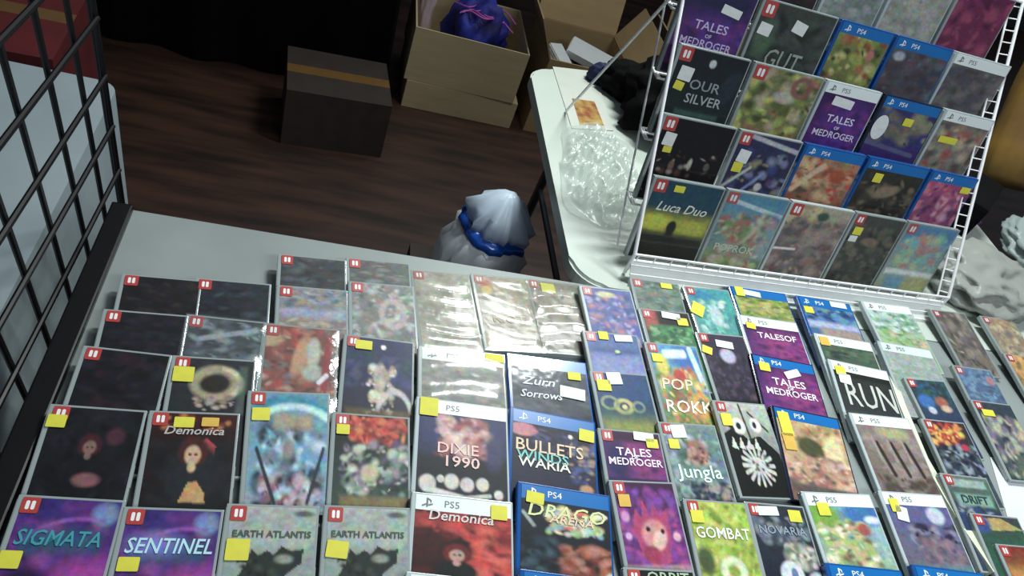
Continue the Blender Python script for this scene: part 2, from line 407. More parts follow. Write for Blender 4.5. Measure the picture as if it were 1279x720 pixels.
# neighbouring stall at the left, seen through the grid
PALE = mat('pale_blue_grey_cloth', '98a6ab', .8, noise=.12, nscale=6, bump=.1, bscale=8)
def draped(name, x0, x1, y0, y1, h, m, label, cat):
    bm = bmesh.new(); nx = 60
    top = rrect(x0, x1, y0, y1, .04, 5); per = []
    for i, (x, y) in enumerate(top):
        x2, y2 = top[(i + 1) % len(top)]; L_ = math.hypot(x2 - x, y2 - y); n = max(1, int(L_ / .05))
        for k in range(n): per.append((x + (x2 - x) * k / n, y + (y2 - y) * k / n))
    cx, cy = (x0 + x1) / 2, (y0 + y1) / 2; rings = []
    for lv in range(7):
        t = lv / 6; ring = []
        for i, (x, y) in enumerate(per):
            dx, dy = x - cx, y - cy; L_ = math.hypot(dx, dy); o = t * (.02 + .018 * math.sin(i * 1.3) + .01 * math.sin(i * .7 + 1))
            ring.append(bm.verts.new((x + dx / L_ * o, y + dy / L_ * o, h - t * (h - .006))))
        rings.append(ring)
    n = len(per)
    for A, B in zip(rings, rings[1:]):
        for i in range(n): bm.faces.new((A[i], B[i], B[(i + 1) % n], A[(i + 1) % n]))
    bm.faces.new(rings[0]); 
    bmesh.ops.recalc_face_normals(bm, faces=bm.faces)
    return tag(link(name, bm, m), label, cat)
draped('draped_table', -1.75, -.625, -.75, 1.04, .56, PALE, 'low stall table under a pale blue-grey cloth beyond the black grid panel', 'table')
draped('draped_table', -1.9, .02, 2.15, 3.2, .92, mat('black_cloth', '040405', .95, noise=.3, spec=.1), 'tall table under a black cloth in the dark background', 'table')

# cardboard cartons
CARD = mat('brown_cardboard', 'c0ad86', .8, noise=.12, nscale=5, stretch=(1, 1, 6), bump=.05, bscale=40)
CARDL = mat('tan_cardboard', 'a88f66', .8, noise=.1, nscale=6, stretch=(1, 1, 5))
TAPE = mat('brown_packing_tape', '6b4f2c', .35, noise=.1)
def carton(x0, x1, y0, y1, z0, z1, rz, label, m=CARD, open_=True, flaps=True):
    cx, cy = (x0 + x1) / 2, (y0 + y1) / 2; root = empty('carton', (cx, cy, z0), (0, 0, rz)); X, Y, Z = (x1 - x0) / 2, (y1 - y0) / 2, z1 - z0
    bm = bmesh.new(); t = .006
    box(bm, -X, X, -Y, -Y + t, 0, Z); box(bm, -X, X, Y - t, Y, 0, Z); box(bm, -X, -X + t, -Y + t, Y - t, 0, Z); box(bm, X - t, X, -Y + t, Y - t, 0, Z)
    box(bm, -X + t, X - t, -Y + t, Y - t, 0, t)
    if not open_: box(bm, -X + t, X - t, -Y + t, -.002, Z - t, Z); box(bm, -X + t, X - t, .002, Y - t, Z - t, Z)
    link('carton_body', bm, m, root)
    if open_ and flaps:
        for sx in (-1, 1):
            bm = bmesh.new(); M = Matrix.Translation((sx * X, 0, Z)) @ Matrix.Rotation(sx * math.radians(28), 4, 'Y')
            box(bm, -.003, .003, -Y, Y, .001, Z * .5, M=M); link('flap', bm, CARDL, root)
        bm = bmesh.new(); M = Matrix.Translation((0, Y, Z)) @ Matrix.Rotation(math.radians(-20), 4, 'X'); box(bm, -X, X, -.003, .003, .001, Z * .5, M=M); link('flap', bm, CARDL, root)
    if not open_:
        bm = bmesh.new(); box(bm, -X, X, -.025, .025, Z, Z + .0006); link('packing_tape', bm, TAPE, root)
    tag(root, label, 'cardboard box'); return root
carton(.11, .57, 2.12, 2.50, 0, .118, 0.02, 'closed flat brown carton underneath the open carton of blue cloth', CARD, open_=False)
carton(.10, .55, 2.12, 2.50, .12, .34, 0.0, 'open brown carton holding crumpled blue cloth, stacked on a flat carton', CARD, True, False)
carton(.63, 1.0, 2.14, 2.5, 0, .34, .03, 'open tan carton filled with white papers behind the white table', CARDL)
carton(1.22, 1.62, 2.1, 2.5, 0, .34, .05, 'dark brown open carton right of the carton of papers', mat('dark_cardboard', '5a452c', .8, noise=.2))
carton(-.32, .03, 1.72, 2.0, 0, .22, .1, 'low dark brown carton left of the stacked cartons', mat('deep_brown_cardboard', '2e241c', .8, noise=.25), open_=False)  # cardboard with a very dark brown base colour
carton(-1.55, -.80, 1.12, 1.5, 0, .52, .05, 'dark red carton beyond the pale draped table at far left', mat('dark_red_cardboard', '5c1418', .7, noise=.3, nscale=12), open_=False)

def crumple(name, loc, sx, sy, sz, m, seed=0, amp=.25, freq=3, rz=0, sub=4, flatbase=True, parent=None, ridge=False):
    bm = bmesh.new(); bmesh.ops.create_icosphere(bm, subdivisions=sub, radius=1.0)
    for v in bm.verts:
        d = v.co.normalized(); n = mnoise.noise(d * freq + Vector((seed, seed * 2.1, 0))) + .5 * mnoise.noise(d * freq * 2.3 + Vector((seed, 0, 3)))
        if ridge: n = .4 - abs(n) * 1.6
        c = d * (1 + amp * n); v.co = Vector((c.x * sx, c.y * sy, c.z * sz))
        if flatbase and v.co.z < -sz * .55: v.co.z = -sz * .55
    for v in bm.verts: v.co.z += sz * .55 if flatbase else 0
    return link(name, bm, m, parent, smooth=True, loc=loc, rot=(0, 0, rz))

BLUECL = mat('royal_blue_cloth', '262f9c', .7, noise=.4, nscale=14, col2='13124c', bump=.4, bscale=25)
bx = empty('folded_cloth', (.33, 2.30, .128))
crumple('cloth_bulk', (.02, 0, 0), .125, .12, .20, BLUECL, 3, .35, 3, parent=bx)
bm = bmesh.new(); q = random.Random(4)
for k in range(7):
    pts = []; x, y = q.uniform(-.10, .06), q.uniform(-.1, .06)
    for j in range(9): pts.append((x + j * .016, y + .02 * math.sin(j * .9 + k), .275 - .6 * (abs(x + j * .016) ** 2 + y * y) * 3 + .012))
    tube(bm, pts, .0028, 6)
link('pink_trim', bm, mat('pink_piping', 'c25ab8', .6, noise=.2), bx)['label'] = 'pink curling trim'
tag(bx, 'crumpled blue cloth with pink trim lying in the upper open carton', 'cloth')
crumple('crumpled_paper', (.148, 2.40, .128), .035, .06, .24, mat('pinkish_white_paper', 'cbb6b8', .8, noise=.15), 8, .3, 3)
tag(bpy.data.objects['crumpled_paper'], 'crumpled pinkish white paper beside the blue cloth in the open carton', 'paper')
PAPER = mat('white_paper', 'd8dcdc', .7, noise=.06)
for i, (x, y, z, w_, l_, rz, rx, lab) in enumerate([(.84, 2.30, .30, .19, .12, -.35, .12, 'thick white paper stack on top in the open tan carton'), (.70, 2.26, .29, .07, .10, .5, .3, 'small bluish white card at the left inside the open tan carton')]):
    bm = bmesh.new()
    for k in range(6): box(bm, -w_ / 2 + .003 * k % .005, w_ / 2, -l_ / 2, l_ / 2 + .002 * (k % 2), k * .005, k * .005 + .0045)
    tag(link('paper_stack', bm, PAPER, loc=(x, y, z), rot=(rx, .1, rz)), lab, 'papers')
crumple('packing_cloth', (.80, 2.31, .008), .125, .12, .165, mat('dark_mixed_cloth', '2b2c36', .8, noise=.5, nscale=25, col2='6b6a78'), 5, .3, 4)
tag(bpy.data.objects['packing_cloth'], 'dark crumpled cloth filling the open tan carton under the papers', 'cloth')

# things on the white table
root = empty('jacket', (.70, 1.02, TZ + .001)); JB = mat('black_jacket_cloth', '050506', .9, noise=.3, bump=.3, bscale=20, spec=.15)
crumple('jacket_body', (.0, .04, 0), .17, .15, .11, JB, 11, .35, 2.2, parent=root)
crumple('sleeve', (-.13, .16, 0), .09, .05, .06, JB, 12, .25, 2.5, rz=-.5, parent=root)
crumple('cuff', (-.205, .205, .0), .035, .025, .035, mat('navy_cloth', '141b4a', .8, noise=.3), 2, .2, 3, parent=root)['label'] = 'navy blue cuff'
tag(root, 'crumpled black jacket lying on the white table', 'jacket')
sh = empty('printed_sheet', (0, 0, 0))
P4 = [at(690, 84), at(714, 161), at(766, 164), at(742, 90)]
bm = bmesh.new(); slab(bm, [tuple(p[:2]) for p in P4], TZ + .0008, TZ + .0022); link('sheet', bm, mat('white_glossy_sheet', 'd2d6cc', .25, coat=.5, noise=.05), sh)
P5 = [at(714, 124, TZ), at(724, 157, TZ), at(754, 158, TZ), at(742, 128, TZ)]
bm = bmesh.new(); slab(bm, [tuple(p[:2]) for p in P5], TZ + .0022, TZ + .0027); link('printed_picture', bm, mat('yellow_brown_print', 'b59a50', .4, noise=.5, nscale=40, col2='8a4a2a'), sh)
tag(sh, 'white sheet with a yellow-brown picture lying beside the black jacket', 'paper')
BAGCLEAR = film_material('crinkled_clear_bag', 'dfe6e2', gloss=.08, bump=.3, bscale=20, body=.3, rough=.25)
bm = bmesh.new(); nx, ny = 60, 90; g = []
for j in range(ny + 1):
    row = []
    for i in range(nx + 1):
        u, v = i / nx * 2 - 1, j / ny * 2 - 1; d = Vector((u * 2.2, v * 3.2, 4.0))
        fold = (.5 - abs(mnoise.noise(d * 1.3))) + .6 * (.4 - abs(mnoise.noise(d * 2.9))) + .25 * (.4 - abs(mnoise.noise(d * 6)))
        e = max(0, 1 - (u * u + v * v) ** 1.5); wob = 1 + .22 * mnoise.noise(Vector((math.atan2(v, u) * 1.5, 0, 7)))
        row.append(bm.verts.new((u * .095 * wob, v * .185 * wob, .003 + max(0, fold) * .055 * (e ** .6))))
    g.append(row)
for j in range(ny):
    for i in range(nx): 
        u, v = (i + .5) / nx * 2 - 1, (j + .5) / ny * 2 - 1
        if u ** 4 + v ** 4 < 1.05: bm.faces.new((g[j][i], g[j][i + 1], g[j + 1][i + 1], g[j + 1][i]))
bmesh.ops.delete(bm, geom=[v for v in bm.verts if not v.link_faces], context='VERTS')
o = link('plastic_bag', bm, BAGCLEAR, smooth=True, loc=(.425, .80, TZ + .001), rot=(0, 0, -.15))
tag(o, 'crinkled clear plastic bag lying empty on the white table', 'plastic bag')

# water-bottle style bag on the floor
bg = empty('tied_plastic_bag', (.225, .83, .31)); BG = film_material('milky_clear_bag', 'eef4f8', gloss=.10, bump=.9, bscale=25, body=.8, rough=.3)
def lathe(name, prof, m, parent, seg=40, wob=0.0, fr=5, loc=None, rot=None, smooth=True):
    bm = bmesh.new(); rings = []
    for j, (r, z) in enumerate(prof):
        rings.append([bm.verts.new(((r * (1 + wob * mnoise.noise(Vector((math.cos(2 * math.pi * k / seg) * fr, math.sin(2 * math.pi * k / seg) * fr, z * 14))))) * math.cos(2 * math.pi * k / seg),
            (r * (1 + wob * mnoise.noise(Vector((math.cos(2 * math.pi * k / seg) * fr, math.sin(2 * math.pi * k / seg) * fr, z * 14))))) * math.sin(2 * math.pi * k / seg), z)) for k in range(seg)])
    for A, B in zip(rings, rings[1:]):
        for k in range(seg): bm.faces.new((A[k], A[(k + 1) % seg], B[(k + 1) % seg], B[k]))
    bm.faces.new(list(reversed(rings[0]))); bm.faces.new(rings[-1])
    return link(name, bm, m, parent, smooth=smooth, loc=loc, rot=rot)
lathe('bag_body', [(.07, .002), (.10, .02), (.115, .10), (.115, .19), (.10, .25), (.085, .285)], BG, bg, wob=.28)
lathe('blue_band', [(.0905, .262), (.098, .272), (.096, .292), (.084, .302)], mat('blue_film_band', '124fb0', .25, coat=.5, noise=.3), bg, wob=.25)
lathe('bag_neck', [(.084, .300), (.086, .33), (.066, .37), (.035, .41), (.012, .43)], film_material('bluish_clear_film', 'cfe0f0', gloss=.06, bump=.6, bscale=20, body=.85, rough=.3), bg, wob=.4)
bg.rotation_euler = (0, .10, 0); bg.scale = (.90, .90, .74)
bm = bmesh.new()
for k in range(5): 
    a = k * 1.25; box(bm, .05 * math.cos(a) - .02, .05 * math.cos(a) + .02, .05 * math.sin(a) - .02, .05 * math.sin(a) + .02, .012, .17 + .01 * k, bev=.006)
link('white_contents', bm, mat('white_packets', 'cfd6da', .5, noise=.3, nscale=30, col2='6f8a9c'), bg)
tag(bg, 'clear bag of white packets with a blue band, beyond the games table', 'plastic bag')

carton(.09, .38, .69, .97, 0, .30, 0, 'added dark closed carton lifting the bag with the blue band into the light', bpy.data.materials['deep_brown_cardboard'], open_=False)  # hidden carton added to raise the bag to where the lamps reach it
# dark crate under the white table
cr = empty('crate', (.60, .66, 0)); CM = mat('black_crate_plastic', '121012', .5, noise=.3)
bm = bmesh.new()
for x in (-.14, .14): box(bm, x - .006, x + .006, -.12, .12, 0, .03); box(bm, x - .006, x + .006, -.12, .12, .22, .26)
for y in (-.12, .12): box(bm, -.146, .146, y - .006, y + .006, 0, .03); box(bm, -.146, .146, y - .006, y + .006, .22, .26)
for k in range(7):
    t = -.135 + .045 * k
    for y in (-.12, .12): box(bm, t - .005, t + .005, y - .005, y + .005, .03, .22)
for k in range(6):
    t = -.115 + .045 * k
    for x in (-.14, .14): box(bm, x - .005, x + .005, t - .005, t + .005, .03, .22)
box(bm, -.14, .14, -.12, .12, .0, .008)
link('crate_body', bm, CM, cr)
bm = bmesh.new(); box(bm, -.145, .145, -.125, .125, .26, .268, bev=.002); link('lid', bm, CM, cr)
tag(cr, 'black slatted plastic crate on the floor under the white table', 'crate')

# ------------------------------------------------------------------ sloping wire rack
RYAW = math.radians(3.4); RB = (.4123, .4815, .8021)
rack = empty('wire_rack', (RB[0], RB[1], TZ), (0, 0, RYAW)); RZ = RB[2] - TZ
WIRE = mat('white_coated_wire', 'f2f2f4', .4, noise=.05)
TH = math.radians(54); RL = .74; RW = .79
def S(x, L_, off=0): return (x, L_ * math.cos(TH), RZ + L_ * math.sin(TH))
for x in (0, RW):
    bm = bmesh.new(); tube(bm, [(x, 0, .004), (x, 0, RZ), S(x, RL)], .0036, 10); link('side_upright', bm, WIRE, rack)
    bm = bmesh.new()
    if x: tube(bm, [(x + (.018 if x == 0 else -.018), .012, .004), (x + (.018 if x == 0 else -.018), .012, RZ - .006), (x + (.018 if x == 0 else -.018), RL * math.cos(TH) + .012, RZ + RL * math.sin(TH) - .006)], .0022, 8)
    for k in range(30 if x else 0):
        t = k / 29 * RL * .97 + .01; s = .018 if x == 0 else -.018
        tube(bm, [S(x, t), (x + s, t * math.cos(TH) + .012, RZ + t * math.sin(TH) - .006)], .0013, 6)
    if x: link('ladder_wires', bm, WIRE, rack)
    else: bm.free()
    bm = bmesh.new(); tube(bm, [S(x, .50), (x - .005, .55, .004)], .0032, 8); link('rear_brace', bm, WIRE, rack)
bm = bmesh.new()
for a, z in ((0, RZ), (0, RZ - .016)): tube(bm, [(0, a, z), (RW, a, z)], .0026, 8)
for k in range(22): tube(bm, [(.01 + k * RW / 22 * 1.02, 0, RZ), (.01 + k * RW / 22 * 1.02, 0, RZ - .016)], .0014, 6)
for z in (.005, .017, .029): tube(bm, [(0, -.036 + z * 1.06, z), (RW, -.036 + z * 1.06, z)], .0018, 8)
link('front_rail', bm, WIRE, rack)
bm = bmesh.new(); slab(bm, [(-.034, .0), (-.032, .0), (.0065, RZ - .017), (.004, RZ - .017)], .002, RW - .002); bmesh.ops.transform(bm, matrix=Matrix(((0, 0, 1, 0), (1, 0, 0, 0), (0, 1, 0, 0), (0, 0, 0, 1))), verts=bm.verts); bmesh.ops.recalc_face_normals(bm, faces=bm.faces); link('front_panel', bm, mat('pale_green_white_card', 'eaf2ea', .55, noise=.1, nscale=7), rack)['label'] = 'pale front strip below the lowest row'
TOPS = [(.098, .118), (.163, .213), (.233, .318), (.296, .413), (.368, .518)]
LEAN = math.radians(75); CL = .172
BASES = [(a - CL * math.cos(LEAN), b - CL * math.sin(LEAN)) for a, b in TOPS]
for i, (a, b) in enumerate(BASES):
    if i == 0: continue
    bm = bmesh.new(); z = RZ + b - .006
    for da in (-.018, .004, .02): tube(bm, [(.004, a + da, z), (RW, a + da, z)], .0022, 8)
    
    for k in range(12): tube(bm, [(.01 + k * RW / 11.6, a - .018, z), (.01 + k * RW / 11.6, a + .02, z)], .0014, 6)
    for x in (.004, RW): tube(bm, [(x, a - .018, z), (x, a + .02, z)], .0024, 8)
    link('shelf', bm, WIRE, rack)
for x in (.004, RW - .004):
    bm = bmesh.new(); tube(bm, [(x, BASES[0][0] + .02, .004)] + [(x, a + .02, RZ + b - .006) for a, b in BASES[1:]] + [(x, RL * math.cos(TH), RZ + RL * math.sin(TH))], .0022, 8); link('shelf_stringer', bm, WIRE, rack)
bm = bmesh.new(); 
for L_ in (RL, RL - .1): tube(bm, [S(0, L_), S(RW, L_)], .0028, 8)
link('top_rail', bm, WIRE, rack)
tag(rack, 'white wire rack of five stepped rows sloping up behind the flat games', 'display rack')
RM = Matrix.Translation((RB[0], RB[1], RB[2])) @ Matrix.Rotation(RYAW, 4, 'Z')
def stand(kind, row, x0, x1, art, label, stickers=(), texts=(), film=None, casemat=None, da=0., tilt=0.):
    W = x1 - x0 - .004; a, b = TOPS[row]
    root = build_case(kind, art, W, CL, .0115, stickers, texts, film, casemat)
    ca, cb = BASES[row]
    M = RM @ Matrix.Translation(((x0 + x1) / 2, ca + da, cb + .0005 + (.0003 if row == 0 else 0))) @ Matrix.Rotation(tilt, 4, 'Y') @ Matrix.Rotation(LEAN, 4, 'X')
    root.matrix_world = M
    tag(root, label, 'game case', 'game cases standing on the wire rack'); return root
GL = (60, 20, GLAREFILM); SOFT = (16, 9, FILM)

# right-hand clutter on the white table behind the rack's end
o = crumple('plastic_bag', (1.40, .66, TZ + .001), .16, .13, .05, film_material('grey_clear_bag', '9a9e98', gloss=.03, bump=.35, bscale=9, body=.85, rough=.35), 31, .3, 1.8, rz=.3, sub=5, ridge=True)
tag(o, 'grey crinkled plastic bag right of the wire rack', 'plastic bag')
o = crumple('plastic_bag', (1.78, .80, TZ + .001), .15, .16, .06, film_material('whitish_clear_bag', 'a6b4b2', gloss=.03, bump=.35, bscale=9, body=.85, rough=.35), 37, .3, 1.8, rz=.1, sub=5, ridge=True)
tag(o, 'whitish plastic bag at the right edge in front of the rolled brown paper', 'plastic bag')
hb = empty('black_pouch', (1.49, .91, TZ + .001), (0, 0, .75))
bm = bmesh.new(); box(bm, -.11, .11, -.045, .045, 0, .13, bev=.012); link('pouch_body', bm, JB, hb)
bm = bmesh.new(); box(bm, -.112, .112, -.049, -.044, .085, .095); link('purple_zip', bm, mat('purple_zip_tape', '4a2350', .5, noise=.2), hb)
tag(hb, 'black pouch with a purple zip behind the grey plastic bag', 'pouch')
rp = empty('brown_paper_roll', (1.76, 1.08, TZ + .07), (math.radians(-28), math.radians(16), .2)); KR = mat('brown_kraft_paper', '8a6a2c', .7, noise=.25, nscale=5, col2='5c4024')
lathe('paper_roll', [(.05, .0), (.085, .01), (.095, .10), (.10, .30), (.10, .55)], KR, rp, wob=.1)
lathe('roll_core', [(.03, .545), (.03, .565)], CARD, rp)
tag(rp, 'thick roll of brown kraft paper leaning at the right edge', 'paper roll')
bm = bmesh.new(); box(bm, 0, .5, 0, .012, 0, .8, bev=.003)
for k in range(3): box(bm, .02 + .16 * k, .14 + .16 * k, -.002, .0, .05, .75)
tag(link('cardboard_sheet', bm, CARD, loc=(1.50, 1.40, 0.0), rot=(-.12, 0, .25)), 'upright folded cardboard sheet behind the right end of the wire rack', 'cardboard')
# ------------------------------------------------------------------ flat cases, near row first
R_ = random.Random(3)
P = 'purple'
def sentinel(dim):
    a = Art('3a2a80', '5a1a68').busy(0, 0, 1, 1, 40, .12, ['2c2070', '6a2490', '4a1c80', '8c3aa0', '241850'], 3, .5)
    a.e(.86, .12, .13, .1, '7a8cc0', .6).ring(.7, .5, .6, .33, .05, '9a50c0', -170, -60, .8)
    a.r(.1, .28, .86, .48, '1c5a78', .12, .8).e(.8, .72, .3, .2, 'a42c9c', .8).e(.25, .75, .2, .15, '2a1440', .7).r(0, .9, 1, 1, '120e28', .1)
    return a
lay('S', (31, 617), (152, 624), sentinel(1), 'dim purple game case with teal lettering at the bottom-left corner', [(.07, .55, .020, .018, 'y')], [('SIGMATA', .46, .36, .023, '3f98a4', 1.25, .2)])
lay('S', (158, 632), (278, 636), sentinel(0).e(.35, .32, .3, .12, '7a78d0', .7, 0, .6), 'bright purple and magenta game case with pale teal lettering, second from left', [(.12, .5, .021, .015, 'y')], [('SENTINEL', .50, .34, .0235, 'b8e4ec', 1.15, .2)])
def atlantis(): 
    a = Art('a8b4ac', '7f9088').r(.1, .25, .9, .38, 'b4c0b4', .1, .6)
    a.p([(.02, 1), (.06, .8), (.24, .56), (.28, .40), (.36, .47), (.46, .42), (.54, .46), (.62, .38), (.74, .42), (.88, .40), (.86, .54), (.70, .64), (.64, .78), (.52, .84), (.5, 1)], '2a332e').busy(.15, .5, .6, .95, 14, .05, ['1c241f', '39443c'], 5)
    return a.e(.66, .5, .1, .04, '8c958c', .6).e(.85, .06, .12, .03, '5a6662', .7)
lay('S', (283, 628), (400, 632), atlantis(), 'grey-green game case with a dark monster silhouette, third from left in the near row', [(.13, .42, .025, .024, 'y')], [('EARTH ATLANTIS', .5, .27, .0105, '46544e', 1.05)])
lay('S', (405, 630), (512, 634), atlantis(), 'grey-green game case with a dark monster silhouette, left of the near white-banded red case', [(.13, .42, .025, .020, 'y', -6)], [('EARTH ATLANTIS', .5, .27, .0105, '46544e', 1.05)])
def demonica(red):
    a = Art('30100f', '141416')
    if red:
        a.busy(0, 0, 1, .35, 26, .10, ['a02a24', 'c83c34', '601414'], 2).busy(.62, .2, 1, 1, 40, .14, ['d0382e', 'b82c28', 'e05a48', '7c1a1a'], 4).e(.12, .5, .2, .25, '401414', .8)
        a.face(.44, .58, 1.3, 'c49a88', '701c1c', '141a18').e(.1, .85, .12, .08, '4c1818', .8)
    else:
        a.r(0, 0, 1, .16, '3c1212', .06).busy(.1, .02, .9, .16, 10, .06, ['8a2a20', 'b8703a'], 4).busy(0, .3, 1, 1, 20, .15, ['17191c', '101216', '202024'], 4)
        a.p([(.6, .3), (.66, .26), (.78, .34), (.76, .46), (.7, .52)], 'b03c44').e(.55, .62, .34, .3, '1e2228', .3).face(.52, .42, 1.6, 'd8b088', '4a201a', '22262c')
        a.p([(.42, .9), (.5, .72), (.6, .7), (.7, .82), (.72, .92)], 'c89a5c').r(0, .93, 1, 1, '15171a', .05)
    return a
lay('5', (515, 613), (640, 627), demonica(1), 'white-banded game case with red figures and a robed woman in the near row', [(.87, .135, .022, .019, 'y')], [('Demonica', .47, .25, .018, 'd8d0cc', 1.15, .15)])
a = Art('121a26', '12181e').busy(.3, .08, .9, .4, 50, .06, ['e0d890', 'b8d0c0', 'd86a50', '78a8c0', 'e8e0c0', '9cc078'], 6).busy(.45, .55, 1, .95, 30, .11, ['8a3c24', 'a85a34', '3c1c18', 'b87a68'], 7).busy(0, .45, .4, 1, 22, .09, ['1c3040', '0e141c', '34505c'], 8).l(.02, .18, .14, .34, .02, '9aa8a0').l(.98, .85, .88, .98, .03, 'c8c0b8').e(.93, .1, .05, .03, 'e0e0d8')
lay('4', (646, 600), (762, 619), a, 'blue-banded game case with multicoloured title above fiery rust creatures', [(.15, .15, .025, .016, 'y', -4)], [('DRAGO', .5, .29, .026, 'd8dca0', 1.2, .2), ('ARENA', .56, .37, .015, 'e8c8a8', 1.3, .2)])
a = Art('3c1440', '702878').busy(0, .1, 1, 1, 50, .1, ['8c2c90', '5c1c78', 'a8388c', '7a34a4'], 9)
a.p([(.2, .55), (.28, .3), (.36, .42), (.42, .2), (.5, .4), (.6, .22), (.66, .42), (.8, .3), (.8, .55), (.7, .9), (.45, .98), (.28, .85)], 'b0346c').e(.52, .6, .2, .17, 'd88c8c', .3, 20).e(.58, .66, .1, .12, 'e8bcac', .4, 30).e(.43, .54, .035, .03, '301020').e(.66, .56, .03, .03, '301020').e(.42, .82, .14, .1, 'a02c54', .4).e(.1, .4, .07, .06, 'd090c0', .5).e(.88, .62, .06, .05, 'e8b0b8', .5).e(.1, .62, .05, .04, 'e0a0d8', .5).r(0, .93, 1, 1, 'c0a0a8', .03, .6)
lay('S', (762, 599), (838, 602), a, 'magenta game case with a grinning spiky creature in the near row', [(.13, .22, .018, .018, 'o')])
a = Art('a8c03c', '9ab434').busy(0, 0, 1, 1, 60, .1, ['88a82c', 'c0d450', '6c8c24', 'a8c43c', 'd0d870'], 10).e(.12, .7, .14, .16, '4c5a34', .6).ring(.55, .82, .16, .13, .35, 'e4ecc0').e(.55, .82, .06, .05, '8ca03c').r(.1, .3, .9, .46, '7f9a34', .08, .6)
lay('S', (850, 622), (932, 628), a, 'lime-green game case with white lettering and a pale ring creature', [(.12, .19, .02, .018, 'y')], [('GOMBAT', .5, .385, .0225, 'eef2e4', 1.1)])
a = Art('2c3440', '1a2030').busy(0, .15, 1, .45, 30, .08, ['5c6878', '3a4454', '7c8894'], 11).e(.72, .62, .28, .16, 'a8ac98', .4).busy(.5, .5, .95, .75, 22, .06, ['d4d4bc', '6a7464', 'b4b89c'], 12).e(.48, .84, .2, .16, 'd8dce4', .2).e(.52, .84, .06, .08, '5c78b0', .3).e(.9, .9, .14, .1, 'c0c4d0', .4)
lay('S', (932, 626), (1000, 632), a, 'dark blue game case with a pale round figure, right of the lime-green case', [(.32, .08, .036, .014, 'w', 3), (.8, .12, .022, .018, 'y')], [('NOVARIA', .5, .32, .017, '8c9aa8', 1.1)])
a = Art('78b8d4', '88a858').e(.15, .2, .3, .3, '78a838', .6).e(.8, .12, .35, .18, '2c70b4', .6).e(.9, .2, .12, .06, 'd0e4f0', .6).busy(.05, .25, .8, 1, 50, .09, ['c8b880', 'a8c060', 'e0d8a0', '78704c', 'd0a888', 'f0ecd0'], 13).e(.72, .35, .1, .1, 'b05048', .5).r(.85, .3, 1, .9, 'a8c4d4', .2, .6)
lay('5', (1000, 613), (1085, 617), a, 'white-banded game case with bright blue sky and a crowd of pale figures', [(.2, .22, .022, .02, 'y')])
a = Art('585c94', '6c6470').e(.75, .14, .14, .13, 'c0c4dc', .4).busy(.25, .3, 1, .55, 30, .09, ['2c2a48', '484468', '8c88a4', '1c1c38'], 14).busy(.3, .5, .9, .95, 30, .1, ['7c6470', '8c7480', '5c5468'], 15).r(0, .88, 1, 1, '3c8c9c', .08, .8)
lay('5', (1093, 612), (1178, 618), a, 'white-banded game case with a pale moon over dim violet landscape', [(.13, .17, .018, .022, 'y'), (.2, .28, .022, .024, 'w', -12)])
# partly visible cases cut off by the bottom of the frame
lay('5', (512, 713), (640, 727), demonica(1), 'white-banded case cut off by the bottom of the picture')
lay('4', (652, 708), (772, 728), Art('1a2430'), 'blue-banded case cut off by the bottom, below the fiery creatures')
lay('S', (782, 708), (862, 712), Art('101418', '1c2420'), 'black case with pale green lettering cut off by the bottom', (), [('ORBIT', .6, .08, .02, 'a8c0a0', 1.1)])
lay('4', (1030, 702), (1124, 712), Art('205080'), 'blue-banded case cut off by the bottom, below the bright sky cover')
lay('4', (1136, 704), (1228, 716), Art('206078'), 'blue-banded case cut off by the bottom, below the moonlit cover')

# ---- second row
a = demonica(0); a.c *= 1.0
lay('S', (68, 504), (180, 512), Art('1c1e26', '121418').busy(0, 0, 1, 1, 26, .14, ['16181e', '20222c', '0e1014'], 21).face(.5, .42, 1.2, '8a6a5c', '4a1c28', '15161c').e(.75, .3, .1, .09, '4c2838', .6).e(.55, .78, .14, .07, '8c5860', .5), 'nearly black game case with a faint face at the left end of its row', [(.07, .17, .02, .016, 'y')])
lay('S', (187, 512), (300, 516), demonica(0), 'black game case with a masked woman in a cloak and white script title', [(.37, .1, .023, .014, 'y'), (.68, .09, .02, .012, 'o')], [('Demonica', .5, .19, .015, 'b8b4b0', 1.1, .25)])
a = Art('5c98b0', '88a8b8').ring(.5, .36, .62, .3, .12, '1c90a8', -170, -20).ring(.55, .42, .6, .3, .1, 'c0e4ec', -160, -20).busy(.1, .3, .9, 1, 60, .1, ['a8d4e8', '4c6474', '788c9c', 'c8dce4', '2c3c4c', '60a8c8'], 22).r(.3, .2, .8, .32, 'b8a070', .06, .8).busy(.2, .75, .9, .98, 20, .07, ['8c5868', 'c0a8b4', '3c3444'], 23).l(.1, .5, .35, .95, .02, '2c3440').l(.95, .5, .75, .95, .02, '2c3440').e(.5, .5, .08, .09, '908c90', .5)
lay('S', (304, 487), (417, 491), a, 'pale blue game case with sweeping teal arcs and an armoured figure', [(.13, .2, .022, .018, 'y')])
a = Art('181014', '3c5048').busy(.2, .02, .95, .28, 40, .08, ['b42c24', '8c1c1c', 'd84c38', 'e07848'], 24).busy(.1, .3, 1, .85, 60, .08, ['7c9888', 'b8c4b0', '3c5448', 'a08898', 'd0d4c0', '5c4870', '24342c'], 25).e(.48, .62, .12, .09, 'c8bc98', .4).r(.1, .86, 1, 1, '8a7c4c', .05, .8)
lay('S', (415, 514), (512, 521), a, 'game case with red foliage above pale green creatures, left of the row of white faces', [(.1, .17, .017, .014, 'y')])
a = Art('24284c', '1c2428').r(0, 0, 1, .4, '2c3468', .3).busy(.25, .05, .75, .5, 34, .09, ['c89490', 'd8b0a8', 'a05c5c', 'e8d0c4', '8c3c44'], 26).r(0, .5, 1, .74, '181c20', .1, .8).e(.85, .4, .1, .2, '3c3c60', .7)
